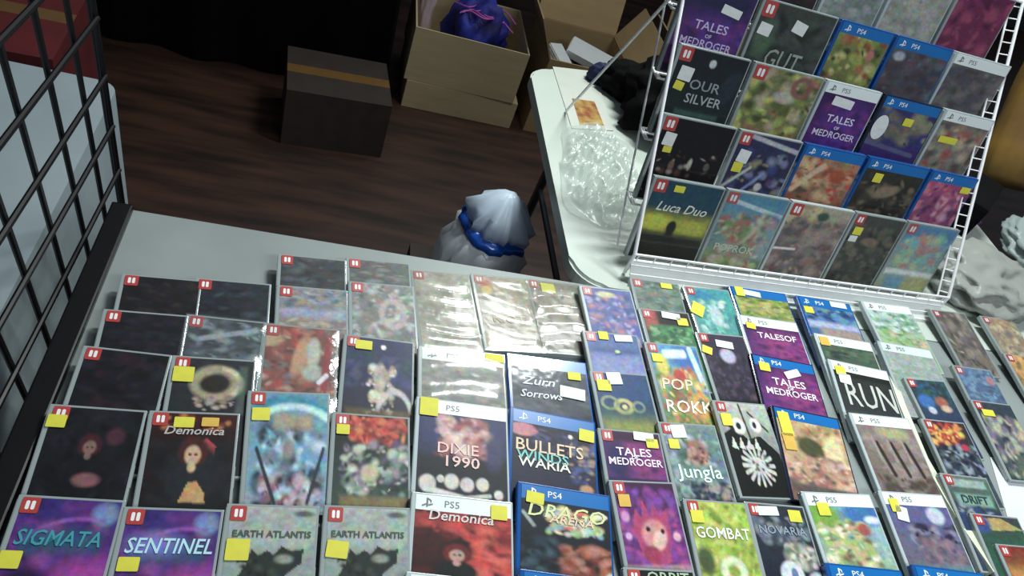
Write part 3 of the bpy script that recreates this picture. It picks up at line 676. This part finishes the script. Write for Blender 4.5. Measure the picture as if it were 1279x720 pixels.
for x, y, r in ((.12, .82, .09), (.26, .76, .04), (.38, .78, .08), (.55, .8, .075), (.72, .78, .07), (.9, .88, .05)): a.e(x, y, r, r * 1.05, 'd4d0c4', .25)
a.l(.1, .88, .5, .95, .03, 'd8d8cc').l(.5, .95, .8, .9, .02, 'c8c8bc').r(0, .96, 1, 1, '1c2428', .02)
lay('5', (518, 494), (636, 510), a, 'white-banded game case with a row of white faces and pinkish lettering', [(.1, .08, .026, .028, 'y')], [('DIXIE', .44, .5, .022, 'e8c4bc', 1.1), ('1990', .48, .63, .022, 'e8c4bc', 1.2)])
a = Art('1c1c34', '20203c').e(.12, .1, .18, .1, 'c87c84', .2).busy(.3, .0, 1, .4, 26, .07, ['2c2c4c', '14142c', '48507c'], 27).busy(.7, .2, 1, .8, 22, .06, ['405890', 'a88c70', '2c3c68'], 28).e(.88, .86, .08, .07, 'c08868', .4).e(.7, .1, .03, .03, 'e0e4e8', .4)
lay('4', (636, 507), (744, 527), a, 'blue-banded game case with three lines of blocky cream lettering', [(.9, .2, .024, .019, 'y', -3)], [('BULLETS', .44, .47, .026, 'e0c8a8', 1.12), ('WINDS', .36, .60, .02, '78c4b8', 1.2), ('WARIA', .38, .69, .02, 'e8ecd8', 1.2)])
def tales(hot=1.):
    return Art('3a1458', '5c1c78').e(.7, .5, .5, .4, 'a0307c' if hot else '5c28a0', .8, 0, .8).busy(0, 0, 1, 1, 30, .13, ['4c1868', '7c2480', '301048'], 31, .4).r(0, .9, 1, 1, '241040', .05)
def ttx(s=1., c='f2e4f4', v=.5): return [('TALES', .5, v - .07, .021 * s, c, 1.2), ('OF', .5, v + .03, .009 * s, c, 1.1), ('MEDROGER', .5, v + .12, .019 * s, c, 1.05)]
lay('S', (746, 534), (823, 541), tales().e(.2, .6, .2, .4, '241c58', .8).r(0, 0, 1, .2, '341838', .1), 'magenta-purple game case with two lines of white lettering, above the grinning creature', [(.72, .075, .034, .014, 'w', -3), (.85, .2, .02, .015, 'y')], ttx(.85, v=.48))
a = Art('708c88', '4c5c60').busy(0, .1, 1, 1, 50, .1, ['5c9078', '8ca8a4', '3c6454', 'b0b8c0', '6c7c98'], 33).e(.55, .35, .18, .16, '9c7060', .5).busy(.35, .3, .75, .52, 12, .06, ['5c3c3c', 'c09080'], 34).busy(.3, .75, 1, 1, 24, .08, ['1c2c44', '2c3848', 'a09088'], 35).r(.1, .54, .95, .7, '5c8c84', .08, .6)
lay('S', (820, 526), (893, 531), a, 'grey-green game case with white-green lettering, left of the black and white spiky cover', [(.28, .1, .026, .022, 'w', 4), (.14, .27, .018, .016, 'y')], [('Jungla', .5, .62, .03, 'dcf4e4', 1.1)])
a = Art('b8c0b4', '20241f').p([(0, .35), (.2, .28), (.45, .4), (.7, .36), (1, .55), (1, 1), (0, 1)], '101410').l(.45, .02, .5, .4, .02, '303830').l(.6, .1, .9, .3, .015, '303830').e(.33, .26, .13, .09, 'e4e8e0', .3).e(.68, .24, .11, .08, 'e4e8e0', .3).e(.33, .26, .05, .04, '202420').e(.66, .24, .04, .04, '202420').l(.2, .3, .05, .15, .03, '202820')
for k in range(16): 
    t = k * .39; a.l(.5, .68, .5 + .3 * math.cos(t), .68 + .2 * math.sin(t), .02, 'c8ccc4')
for x in (.15, .3, .45, .6): a.p([(x - .07, .5), (x, .38), (x + .05, .52)], 'd0d4c8')
a.busy(.4, .55, .7, .8, 8, .04, ['20241f', '5c605a'], 36)
lay('S', (886, 499), (957, 505), a, 'black and white game case with spiky jagged figure', [(.12, .2, .02, .022, 'y')])
a = Art('c8a878', 'b08868').busy(.15, .0, .95, .35, 26, .1, ['c4a070', 'e0c898', '8c6c44', 'a88858'], 37).e(.45, .36, .22, .14, '4c5030', .4, 30).e(.8, .35, .15, .2, 'e4d498', .5).busy(0, .5, 1, .88, 40, .09, ['c08c78', '5c5c54', 'd4a890', 'a0685c', 'd8c4a8'], 38).r(0, .88, 1, 1, '5c544c', .04)
lay('4', (960, 505), (1048, 523), a, 'blue-banded game case with a dark fish shape on tan, beneath a purple case', [(.12, .2, .022, .045, 'y', 4), (.12, .42, .022, .03, 'o', 4)], casemat=DARKCASE)
a = Art('8c7c74', '6c5c54').busy(0, 0, 1, 1, 36, .14, ['9c8c84', '7c6c64', 'a0948c'], 39, .5).e(.6, .1, .25, .08, 'a8a878', .6)
for x in (.25, .5, .75): a.l(x, .25, x + .1, .7, .03, '382c28').l(x - .05, .2, x - .02, .5, .02, 'a0948c')
a.busy(0, .75, 1, 1, 16, .09, ['4c443c', '5c4c44'], 40)
lay('5', (1052, 514), (1140, 523), a, 'white-banded brown-grey game case with tall dark slashes')

# ---- third row
lay('S', (116, 432), (205, 442), Art('1c1c26', '16161c').busy(0, 0, 1, 1, 26, .16, ['181820', '24222e', '101014', '2c1c28'], 41), 'almost black game case at the left end of the third row')
a = Art('2c3034', '24282c').ring(.55, .42, .26, .24, .3, 'a8a080').ring(.55, .42, .3, .27, .12, 'd0c8a8', -80, 60).e(.5, .45, .17, .15, '2c2820', .4).busy(.3, .65, .8, .9, 12, .06, ['b8a098', '8c7c6c'], 42).r(.82, .1, .93, .95, '606c68', .05, .6)
lay('S', (214, 443), (322, 450), a, 'dark game case with a pale cracked ring, left of the red flame cover', [(.12, .3, .025, .022, 'y')])
a = Art('8c3c30', '7c4438').busy(0, 0, 1, 1, 60, .1, ['a84030', 'c47050', '7c7474', '5c2824', 'd0a088', 'b8342c'], 43).e(.5, .42, .1, .3, 'd89c70', .5, 10).e(.68, .35, .1, .2, 'c4ccb8', .5).e(.68, .65, .14, .12, 'b8c0b0', .5).l(.9, .15, .85, .9, .05, 'a81c24').l(.78, .78, .88, .68, .03, 'f4f8f8').e(.1, .2, .12, .1, 'c8a878', .6)
lay('S', (322, 402), (430, 412), a, 'red and orange flame-patterned game case', film=SOFT)
a = Art('24305c', '2c2c34').busy(0, .2, 1, .6, 40, .1, ['1c2850', '343c74', '48486c', '1c4050'], 44).e(.5, .72, .14, .08, 'd8cc90', .3).e(.52, .5, .1, .18, 'c0b0a0', .4).busy(.35, .3, .75, .95, 24, .06, ['c8b8a4', 'a89c90', '8c785c', 'e0dccc'], 45).ring(.75, .95, .25, .3, .12, 'c8c4bc', -170, -10).r(.05, .88, 1, 1, '6c5c38', .05, .7).e(.55, .1, .04, .03, 'f4f4f4')
lay('S', (434, 417), (514, 427), a, 'dark blue game case with a pale figure beside a round shield', [(.25, .1, .024, .015, 'y')])
a = Art('8c8c88', '70787c').busy(0, 0, 1, 1, 50, .1, ['9c9c94', '7c8488', '646c6c', 'a8a49c', '8c7878'], 46)
lay('5', (514, 430), (637, 445), a, 'grey white-banded case under creased film with bright reflections', [(.9, .05, .03, .014, 'y')], film=(22, 14, GLAREFILM))
a = Art('303c50', '3c4048').busy(0, 0, 1, 1, 36, .1, ['2c3444', '40485c', '545c64', '1c242c'], 47)
lay('4', (632, 440), (732, 453), a, 'slate blue-banded game case with white gothic script title', [(.83, .25, .022, .014, 'y'), (.78, .55, .042, .02, 'w', -6)], [('Zurn', .34, .42, .020, 'e0e4e8', 1.3, .3), ('Sorrows', .36, .64, .018, 'd8dce4', 1.1, .3)])
a = Art('3c5c9c', '6c80b4').r(0, .35, 1, .5, '2c4c88', .2).r(0, .52, 1, 1, '7c88bc', .2).e(.55, .42, .05, .035, 'c8d890', .5).l(.5, .5, .62, .46, .012, '1c2c3c')
lay('S', (724, 412), (798, 419), a, 'plain blue sky-and-sea game case with a small figure', [(.33, .06, .018, .016, 'y'), (.72, .09, .034, .013, 'w', 3)])
a = Art('183c6c', '2c4c58').r(0, 0, 1, .5, '1c4478', .2).r(0, .76, 1, 1, '8c9440', .2).ring(.45, .55, .14, .1, .3, 'c8c070').ring(.2, .5, .14, .1, .2, '8ca070').ring(.72, .55, .1, .08, .25, '7c9480').e(.46, .56, .05, .04, 'e8d088').r(0, .6, 1, .75, '3c6458', .1, .5)
lay('S', (732, 462), (811, 468), a, 'midnight-blue game case with golden rings above a yellow-green field', [(.37, .09, .026, .022, 'w', 4), (.15, .22, .024, .02, 'y')])
def farm():
    a = Art('3c9cc8', '6c8c3c').e(.75, .15, .35, .16, '2c6cb8', .6).l(.3, .12, .7, .1, .05, 'd0ecf8').l(.85, .05, .95, .5, .05, 'c8e4f4').busy(.05, .3, .95, 1, 60, .09, ['c8b04c', '8ca838', 'd08050', '5c7c34', 'e8d078', 'a85838'], 51).e(.5, .38, .12, .08, 'c03c34', .4).e(.2, .25, .12, .12, 'd8d048', .6).ring(.8, .72, .14, .12, .3, 'd89c40')
    return a
lay('S', (801, 426), (872, 433), farm(), 'bright green and yellow game case with blue sky and cream comic lettering', [(.12, .18, .02, .016, 'y')], [('POP', .38, .5, .03, 'd8d0b8', 1.1, .1), ('ROKK', .5, .76, .032, 'f0ecdc', 1.1, .1)], casemat=CLEARCASE)
a = Art('342c44', '28242c').busy(0, .3, 1, 1, 50, .06, ['3c3450', '4c3c54', '24202c', '544454'], 52).e(.5, .3, .16, .1, 'b8b4cc', .4).r(0, .9, 1, 1, '14141c', .04)
lay('S', (866, 414), (930, 420), a, 'dark violet game case with a pale moon, right of the comic-lettered case', [(.5, .14, .036, .015, 'w', -6), (.07, .24, .02, .016, 'y', -20)])
lay('5', (914, 391), (1000, 404), tales(), 'purple white-banded game case in the far row', [(.13, .22, .02, .014, 'y', -5)], [('TALESOF', .55, .42, .018, 'f2e4f4', 1.2)])
lay('4', (938, 441), (1012, 455), tales(), 'purple blue-banded game case with three lines of white lettering', [(.15, .2, .022, .018, 'y'), (.6, .25, .034, .015, 'w', 22)], ttx(1.0, v=.52), casemat=DARKCASE)
lay('5', (1014, 415), (1088, 428), Art('3c5448', '4c6048').busy(0, 0, 1, .5, 20, .12, ['4c6450', '2c3c34', '5c7054'], 53), 'white-banded green-grey game case showing only a thin strip', [(.1, .22, .022, .02, 'o')])
a = Art('2c302c', '34383a').r(0, .0, 1, .12, '20241f', .03).r(.0, .85, 1, 1, '3c4440', .05)
lay('5', (1030, 447), (1110, 464), a, 'white-banded black game case with huge pale grey block letters', [(.12, .18, .022, .02, 'y'), (.16, .33, .026, .022, 'w', -4)], [('RUN', .54, .62, .074, 'c4c8c0', .8)])

# ---- far rows
a = Art('2c343c', '3c444c').busy(0, 0, 1, 1, 40, .12, ['3c4c58', '54606c', '1c242c', '8c98a0'], 61).l(.2, .5, .9, .2, .05, '9ca8b4')
lay('S', (236, 392), (330, 402), a, 'dark steel-blue game case with pale crossing streaks above the cracked ring', film=SOFT)
a = Art('7c8c98', '8c7c70').busy(0, 0, 1, 1, 40, .1, ['8c98a8', 'b0a898', '5c6c78', 'a88c78'], 62).r(0, .5, 1, .7, '9ca4c0', .1, .8)
lay('S', (347, 356), (433, 362), a, 'washed-out blue and tan game case behind the red flame cover')
a = Art('7c8480', '787470').busy(0, 0, 1, 1, 60, .09, ['9cb0a8', '8c7c7c', '5c6860', 'b8bcb4', '6c7c70', 'a09490'], 63).ring(.65, .5, .18, .22, .25, 'b8a8a4')
lay('S', (438, 352), (514, 356), a, 'grey-green busy game case left of the silver film-wrapped case')
a = Art('a8a494', '9c9888').busy(0, 0, 1, 1, 20, .15, ['b8b4a4', '8c887c'], 64)
lay('S', (514, 338), (584, 344), a, 'silvery film-wrapped case with wavy bright creases', film=(34, 8, GLAREFILM), flat=True)
a = Art('a89a80', '8c8070').busy(0, 0, 1, 1, 30, .14, ['a0947c', '7c7060', 'b0a488'], 65).e(.2, .12, .12, .08, 'c85c34', .4).e(.2, .2, .1, .06, 'e8c858', .5)
lay('S', (585, 343), (659, 349), a, 'tan film-wrapped case with a red and yellow corner', (), [('RIOT', .5, .6, .024, 'c0a890', 1.1)], film=(15, 5, GLAREFILM), flat=True)
a = Art('8c8878', '6c6458').busy(0, .2, 1, .6, 20, .12, ['c8c0b0', '9c9080', '746c60'], 66).r(0, .6, 1, 1, '5c5850', .1)
lay('S', (660, 349), (719, 356), a, 'brown-grey film-wrapped case with a cream patch, beside the tan wrapped case', [(.35, .1, .026, .022, 'y')], film=(26, 12, GLAREFILM), flat=True)
a = Art('5868a8', '4c5c98').busy(.05, .1, .95, 1, 46, .09, ['6874b8', '8c6c98', '3c4c8c', 'a8a0c8', 'b07880'], 67).e(.45, .12, .2, .06, 'c8cc98', .5)
lay('S', (722, 356), (788, 363), a, 'blue-violet game case with a white frame at the back edge of the table', casemat=ICECASE)
a = Art('5c7468', '6c8478').busy(0, 0, 1, 1, 30, .12, ['4c6458', '7c9484', '8c7468'], 68)
lay('S', (785, 346), (848, 355), a, 'grey-green game case beside the left foot of the wire rack', [(.72, .1, .024, .012, 'y')])
a = Art('3c2c24', '2c5c3c').r(0, 0, .3, .5, 'b04c44', .2).r(.3, .02, 1, .38, '241c1c', .08).r(.1, .4, 1, 1, '3c7c54', .1).busy(.1, .45, 1, .95, 24, .09, ['4c9458', '7cac74', '2c5c3c'], 69)
lay('S', (794, 384), (862, 391), a, 'red-cornered game case with a green lower half', [(.6, .12, .038, .014, 'w', -5), (.82, .26, .022, .016, 'y')])
a = Art('2c9ca4', '4c9c90').e(.3, .15, .3, .1, '1c84a8', .6).busy(.1, .25, .8, .95, 30, .08, ['7cc4bc', 'c8dcd4', '3c948c', '5cb0a4'], 70).e(.5, .55, .14, .2, 'b4ccd0', .5)
lay('S', (849, 357), (912, 362), a, 'teal game case with a pale figure below the rack', [(.1, .45, .026, .03, 'y', -30)])
a = Art('8c9c3c', '7c9448').busy(0, 0, 1, 1, 40, .1, ['a8b048', '6c8434', 'c0b468', 'a89878', '4c6c30'], 71)
lay('4', (899, 355), (990, 368), a, 'blue-banded yellow-green game case touching the rack front', [(.12, .12, .02, .022, 'y'), (.35, .14, .038, .013, 'w', -5)])
a = Art('2c5c9c', '3c6494').busy(0, 0, 1, .4, 24, .1, ['1c3c6c', '4c84c0', '5c98a0'], 72).r(0, .42, 1, .6, 'a8b4d8', .1).r(.2, .6, 1, 1, 'a08c80', .1)
lay('4', (992, 368), (1062, 380), a, 'blue game case with a lilac and tan lower half under the rack', [(.75, .07, .04, .014, 'w'), (.1, .32, .022, .016, 'y')])
a = Art('b0ccc0', '8cb078').busy(0, 0, 1, .5, 24, .1, ['b8d4cc', 'd0e4dc', '7ca890', '5c8c6c'], 73).busy(0, .5, 1, 1, 30, .1, ['88b060', 'a8c488', '6c9448', 'c8b090'], 74)
lay('5', (1064, 374), (1144, 384), a, 'pale green and white case right of the blue and tan one', casemat=ICECASE)
a = Art('a8b0a8', '8ca49c').busy(0, 0, 1, 1, 30, .12, ['b8c0b8', '94a89c', 'a8b4b0'], 75)
lay('5', (1094, 425), (1162, 437), a, 'washed-out pale grey case above the white strip', casemat=ICECASE, film=SOFT)
a = Art('2c4c54', '2c3c5c').busy(0, 0, 1, .4, 24, .1, ['2c5c4c', '1c5c84', '2c3c44'], 76).e(.25, .5, .2, .16, '2c6cb0', .5).e(.3, .7, .1, .08, 'b0c0d8', .4).e(.65, .5, .16, .12, 'a06048', .5).e(.7, .65, .14, .08, 'c8a890', .5)
lay('S', (1124, 471), (1182, 476), a, 'dark teal game case with blue and rust figures right of the white strip')
a = Art('4c74a0', '3c5c84').busy(0, 0, 1, 1, 40, .1, ['5c8cb8', '3c5c90', '78a0bc', '2c4c74'], 77).e(.85, .3, .1, .12, 'c86c80', .5)
lay('S', (1184, 455), (1240, 463), a, 'steel-blue game case near the right edge', film=SOFT)
a = Art('3c2c34', '2c3444').busy(0, .05, .8, .4, 30, .09, ['c8442c', 'e08c3c', 'a82c28', 'e8c04c'], 78).busy(0, .45, 1, 1, 40, .09, ['2c3c4c', '1c243c', '8c9cac', '4c5c5c'], 79).e(.75, .45, .1, .06, 'b82848', .4)
lay('S', (1148, 522), (1204, 528), a, 'game case with a red and orange blaze over dark blue, right of the white strip')
a = Art('34404c', '2c3840').busy(0, .2, 1, 1, 50, .12, ['a8b09c', '5c6c5c', 'c8b890', '3c4c54', '7c6c84'], 80)
lay('S', (1206, 498), (1266, 506), a, 'dark game case with a yellow sticker and pale foliage at the right edge', [(.25, .15, .03, .014, 'y')])
a = Art('5c7468', '2c3c44').r(.1, .08, .9, .28, '94b0a4', .05).r(.1, .45, .9, .75, '7ca898', .08).busy(0, .75, 1, 1, 18, .1, ['2c4474', '8c94a8', '243040'], 81)
lay('S', (1172, 590), (1232, 597), a, 'grey-green game case with two pale bars right of the white strip', (), [('DRIFT', .5, .6, .02, '2c4440', 1.1)])
a = Art('3c4048', '2c5c44').p([(.1, .1), (.6, .05), (1, .4), (.3, .5)], 'b09c58').e(.1, .3, .2, .3, '34508c', .5)
lay('S', (1212, 640), (1268, 646), a, 'dark game case with a tan triangle at the lower right')
a = Art('7c2c20', 'a8843c').r(0, .3, 1, .5, 'c08c34', .15).busy(0, .5, 1, 1, 16, .1, ['6c3424', 'b89040'], 82)
lay('S', (1236, 678), (1308, 684), a, 'red and gold game case in the lower right corner')
a = Art('5c4c44', '7c6c58').busy(0, 0, 1, 1, 40, .12, ['3c3030', '8c7c6c', 'a89c84', '544440', '6c5c6c'], 83)
lay('S', (1154, 385), (1210, 392), a, 'mottled dark brown game case right of the pale green one', film=SOFT)
a = Art('a88c68', '8c7c6c').busy(0, 0, 1, 1, 40, .12, ['b89c70', 'd0b890', '7c6c64', 'a8804c'], 84)
lay('S', (1214, 393), (1272, 400), a, 'mottled tan game case at the far right', film=SOFT)
a = Art('b88c48', '94744c').busy(0, 0, 1, 1, 40, .12, ['c89c50', 'd8a85c', '8c6c3c'], 85)
lay('S', (1246, 440), (1302, 448), a, 'orange-brown game case at the right edge beside the steel-blue one')

def dusk(seed, cols): return Art(cols[0], cols[1]).busy(0, 0, 1, 1, 34, .13, cols, seed)
lay('S', (140, 386), (226, 393), dusk(120, ['1c1c26', '14161c', '28222e', '202830']), 'dark plain game case behind the almost black one at the left')
lay('S', (252, 347), (332, 354), dusk(121, ['26303a', '1c2026', '3c4650', '2c2a34']), 'dark slate game case left of the washed-out blue and tan one')
lay('S', (163, 342), (243, 349), dusk(122, ['201c20', '181418', '30282c', '1c2024']), 'blackish brown game case in the far row at the left')
lay('S', (352, 318), (428, 323), dusk(123, ['3c4448', '2c3034', '545c60', '443c3c']), 'charcoal game case at the back edge, left of the grey one')
lay('S', (436, 322), (508, 328), dusk(124, ['5c6460', '4c5050', '7c8480', '605858']), 'grey game case at the back edge of the table, left of the silvery wrapped one')
build_laid()

Q4 = [at(1236, 572), at(1262, 662), at(1330, 668), at(1300, 566)]
bm = bmesh.new(); slab(bm, [tuple(p[:2]) for p in Q4], TZ + .0006, TZ + .0014); tag(link('paper_sheet', bm, mat('pale_lilac_white_sheet', 'dde0e4', .5, noise=.05)), 'blank white sheet lying on the games table at the right edge', 'paper')
# white divider strip between the columns
pts = [at(*p, TZ + .018) for p in ((1104, 440), (1127, 505), (1155, 572), (1184, 622), (1206, 658), (1245, 714))]
bm = bmesh.new(); wd = .0075; L_, R2 = [], []
for i, p in enumerate(pts):
    d = (pts[min(i + 1, len(pts) - 1)] - pts[max(i - 1, 0)]); d = d / np.linalg.norm(d); n_ = np.array([-d[1], d[0], 0])
    L_.append(p + n_ * wd); R2.append(p - n_ * wd)
slab(bm, [tuple(p[:2]) for p in L_] + [tuple(p[:2]) for p in R2[::-1]], TZ + .0005, TZ + .018)
bmesh.ops.recalc_face_normals(bm, faces=bm.faces)
tag(link('divider_strip', bm, mat('cream_white_strip', 'dfe6cc', .4, noise=.12, nscale=10)), 'cream-white upright strip dividing the flat games near the right', 'strip')

# ------------------------------------------------------------------ cases standing on the rack
# lowest row
a = Art('1c4c5c', '14181c').r(0, 0, 1, .38, '1c485c', .2).r(0, .40, 1, .66, 'a8a834', .16).e(.2, .52, .25, .1, 'c8cc34', .6).e(.75, .54, .22, .09, 'b8bc38', .6).r(0, .66, 1, 1, '24241f', .08).e(.46, .56, .07, .08, '20281f', .3).r(.4, .56, .52, .7, '242c24', .04)
stand('S', 0, .009, .169, a, 'teal game case with white script over a yellow glow, leftmost of the lowest rack row', [(.36, .08, .022, .013, 'y')], [('Luca Duo', .5, .32, .027, 'd8dcd0', 1.05, .3)])
a = Art('3c94c0', '5c7c44').r(0, 0, 1, .1, '2c8cac', .05).l(.1, .1, 1, .22, .025, 'c8e0e8').e(.8, .3, .25, .1, '2c64a8', .6).busy(.05, .25, .9, 1, 60, .09, ['a87058', '7c9448', 'b8bc78', '5c6c4c', 'c0503c', 'c8c8a8'], 91).r(.8, .3, 1, .8, 'a0c0d0', .15, .5)
stand('S', 0, .171, .322, a, 'busy green and rust game case with blue sky, second in the lowest rack row', (), [('POPROK', .45, .72, .022, 'c8ccb8', 1.1)], film=SOFT)
a = Art('b0a890', '5c5854').busy(0, 0, .5, .3, 14, .12, ['c8bc8c', 'a8a078'], 92).busy(0, .2, 1, 1, 60, .11, ['7c7474', '8c6c68', '5c5c5c', 'a08c84', '6c5454'], 93).e(.55, .12, .1, .06, '3c5c4c', .5).l(.0, .62, .35, .6, .015, 'e8dcd8')
stand('S', 0, .323, .485, a, 'tan and grey crowded game case in the middle of the lowest rack row', casemat=ICECASE)
a = Art('484c44', '383c38').busy(0, .1, 1, 1, 50, .11, ['5c5c50', '343834', '6c6458', '444c44'], 94).e(.5, .35, .18, .06, '7c6c5c', .5)
stand('S', 0, .486, .626, a, 'dark olive-grey game case, fourth in the lowest rack row', [(.14, .22, .022, .018, 'y'), (.12, .33, .02, .014, 'w')])
a = Art('4c9cc8', 'a8b078').r(0, 0, 1, .2, '2c84b8', .1).busy(.1, .15, .9, .6, 30, .11, ['88c0b0', 'b8c890', 'c8847c', '6cc4c8'], 95).r(0, .66, 1, .74, 'e8ecec', .04).r(.1, .76, .5, 1, '5ca0c0', .1).r(.5, .76, 1, 1, 'b8b468', .1)
stand('S', 0, .628, .777, a, 'turquoise rainbow-coloured game case at the right end of the lowest rack row', film=SOFT)
# second row
a = Art('101014', '181014').busy(0, .35, 1, 1, 18, .05, ['5c4034', '8c8078', '3c2c2c', 'a89890'], 96).e(.55, .5, .03, .07, 'c0b8a8', .4).e(.3, .55, .04, .06, '7c5c4c', .4).e(.8, .5, .04, .05, '5c6054', .4)
stand('S', 1, .003, .166, a, 'black game case with tiny scattered figures on the rack', [(.14, .25, .024, .026, 'w', -4), (.16, .37, .018, .012, 'y')])
a = Art('2c3058', '34304c').l(.2, .03, 1, .12, .025, 'b8bcc4').busy(.1, .2, 1, 1, 46, .08, ['3c4c84', '5c4474', '20203c', '7c84a8', '8c8c6c'], 97).l(.0, .7, .35, .4, .02, 'c0c4bc').l(.35, .7, .6, .45, .02, '7c90d0').e(.6, .62, .06, .05, 'd0c4cc', .4)
stand('S', 1, .170, .320, a, 'dark blue and violet game case with slashing streaks in the second rack row', [(.16, .28, .026, .026, 'w', -6), (.13, .42, .022, .02, 'y')])
a = Art('b0805c', '8c4c3c').busy(0, 0, 1, 1, 60, .11, ['c89470', 'd8b080', 'a04c30', '8c6c50', 'c0402c', '5c4434'], 98).l(.05, .5, .4, .1, .04, 'd8b890').e(.7, .22, .14, .1, 'b04c28', .4)
stand('4', 1, .324, .479, a, 'orange and tan blue-banded game case in the middle of the second rack row')
a = Art('34342c', '24241f').busy(0, .1, 1, .9, 40, .11, ['5c5444', '7c6c54', '2c2c28', '443c34'], 99).e(.5, .3, .22, .08, '8c7c64', .5, -30)
stand('4', 1, .484, .650, a, 'blackish brown blue-banded game case in the second rack row', [(.24, .22, .022, .02, 'y')])
a = Art('a8406c', '8c5078').busy(0, 0, 1, 1, 50, .1, ['b8486c', '8c3c78', 'c86c8c', '5c2c60', 'd898b0'], 100)
stand('4', 1, .654, .790, a, 'pink and crimson blue-banded game case at the right end of the second rack row', [(.85, .16, .026, .014, 'y')])
# third row
a = Art('141c24', '1c2c2c').e(.5, .12, .05, .045, 'c8d0d0', .3).e(.85, .35, .12, .22, '24303c', .4, 15).r(.2, .68, .85, .74, '3c6058', .03).busy(0, .75, 1, 1, 14, .1, ['1c2c2c', '20342c'], 101)
stand('S', 2, .006, .163, a, 'near-black game case with a small moon and grey block lettering on the rack', [(.17, .28, .028, .026, 'w', -4), (.13, .42, .02, .016, 'y', -8)], [('OUR', .5, .38, .026, '8c989c', 1.2), ('SILVER', .55, .54, .025, 'a8b0b0', 1.1)])
a = Art('7c8454', '6c7440').busy(0, 0, 1, 1, 60, .1, ['8c9444', 'a8b050', '5c6830', 'a87058', '48502c', 'b8a888', 'c0c860'], 102).e(.4, .85, .2, .08, '302c20', .5).e(.55, .3, .16, .07, 'b8b4a0', .5).ring(.75, .15, .12, .1, .3, '8c5c54')
stand('S', 2, .168, .334, a, 'yellow-green leafy game case, second in the third rack row')
stand('5', 2, .336, .478, tales(0), 'violet white-banded game case in the third rack row', [(.4, .2, .05, .018, 'w', -4)], ttx(1.0, 'e0d8ec', .48))
a = Art('34348c', '342c6c').busy(0, 0, 1, .5, 24, .12, ['5c6c5c', '8c8c6c', '2c3468', '7c6c5c'], 103).r(0, .5, 1, 1, '3c2470', .1).l(0, .52, .9, .6, .03, '5c5c88')
stand('4', 2, .482, .640, a, 'deep violet blue-banded game case with a white oval sticker', [(.12, .38, .036, .052, 'oval'), (.55, .25, .024, .016, 'y')], casemat=DARKCASE)
a = Art('7c7068', '8c8478').busy(0, 0, 1, 1, 36, .12, ['a85048', '8c8c7c', 'b8ac8c', '5c544c', '94846c'], 104)
stand('5', 2, .644, .788, a, 'grey-beige white-banded game case at the right end of the third rack row', [(.3, .35, .05, .014, 'y')])
# fourth row
stand('S', 3, -.004, .151, tales(0).r(0, 0, 1, .3, '1c1c4c', .2), 'indigo game case with pale lettering, top left of the rack', [(.2, .12, .02, .014, 'o'), (.7, .22, .042, .016, 'w', -8)], ttx(1.05, 'c8bce0', .5))
a = Art('3c443c', '2c302c').busy(0, .1, 1, 1, 40, .12, ['3c4840', '242c28', '48504c'], 105).e(.15, .4, .12, .2, '4c6850', .6)
stand('S', 3, .156, .332, a, 'dark grey-green game case with thin scratchy lettering near the rack top', [(.12, .3, .028, .022, 'w', -6), (.56, .2, .03, .022, 'w', -10)], [('GUT', .5, .6, .050, '94a094', .8, .1)])
a = Art('7c8c44', '6c5c34').busy(0, 0, 1, 1, 56, .1, ['9ca848', '5c7034', 'a87040', '8c4c2c', 'c0c070', '34402c'], 106).e(.75, .2, .07, .08, 'c07068', .5)
stand('4', 3, .336, .471, a, 'green and orange blue-banded game case in the fourth rack row')
a = Art('4c5c6c', '4c3c40').busy(0, 0, 1, 1, 40, .13, ['5c6c78', '3c4450', '645058', '4c4048'], 107).e(.15, .1, .1, .06, 'a8a8b8', .5)
stand('4', 3, .474, .627, a, 'dull grey-blue blue-banded game case in the fourth rack row')
a = Art('605c60', '504c50').busy(0, 0, 1, 1, 40, .13, ['6c6868', '50505c', '484444', '74706c'], 108)
stand('5', 3, .630, .790, a, 'plain grey white-banded game case at the right end of the fourth rack row')
# fifth row
a = Art('241c24', '1c1c20').busy(0, 0, 1, 1, 30, .13, ['301c24', '141418', '3c2428'], 109)
stand('S', 4, .0, .15, Art('1c1c20').busy(0, 0, 1, 1, 30, .13, ['24242c', '141418'], 110), 'dark game case hidden at the left of the top rack row')
stand('S', 4, .155, .30, a, 'dark maroon game case at the top edge of the picture')
a = Art('8c9890', '7c8c84').busy(0, 0, 1, 1, 30, .13, ['9ca49c', '788880', 'a8b0a8'], 111)
stand('5', 4, .305, .445, a, 'pale grey-green white-banded case at the top edge, left of the off-white one')
a = Art('a0a498', '8c8c80').busy(0, 0, 1, 1, 30, .13, ['acb0a4', '909488', 'b4b4a8'], 112).busy(0, .75, .5, 1, 10, .08, ['4c2c24', '7c5c44'], 113)
stand('5', 4, .450, .600, a, 'off-white case at the top edge, left of the wine-red one')
a = Art('6c1c4c', '7c2050').busy(0, 0, 1, 1, 36, .12, ['84245c', '541440', '6c2048', '9c3c60'], 114)
stand('S', 4, .604, .755, a, 'wine-red game case at the top edge of the rack')
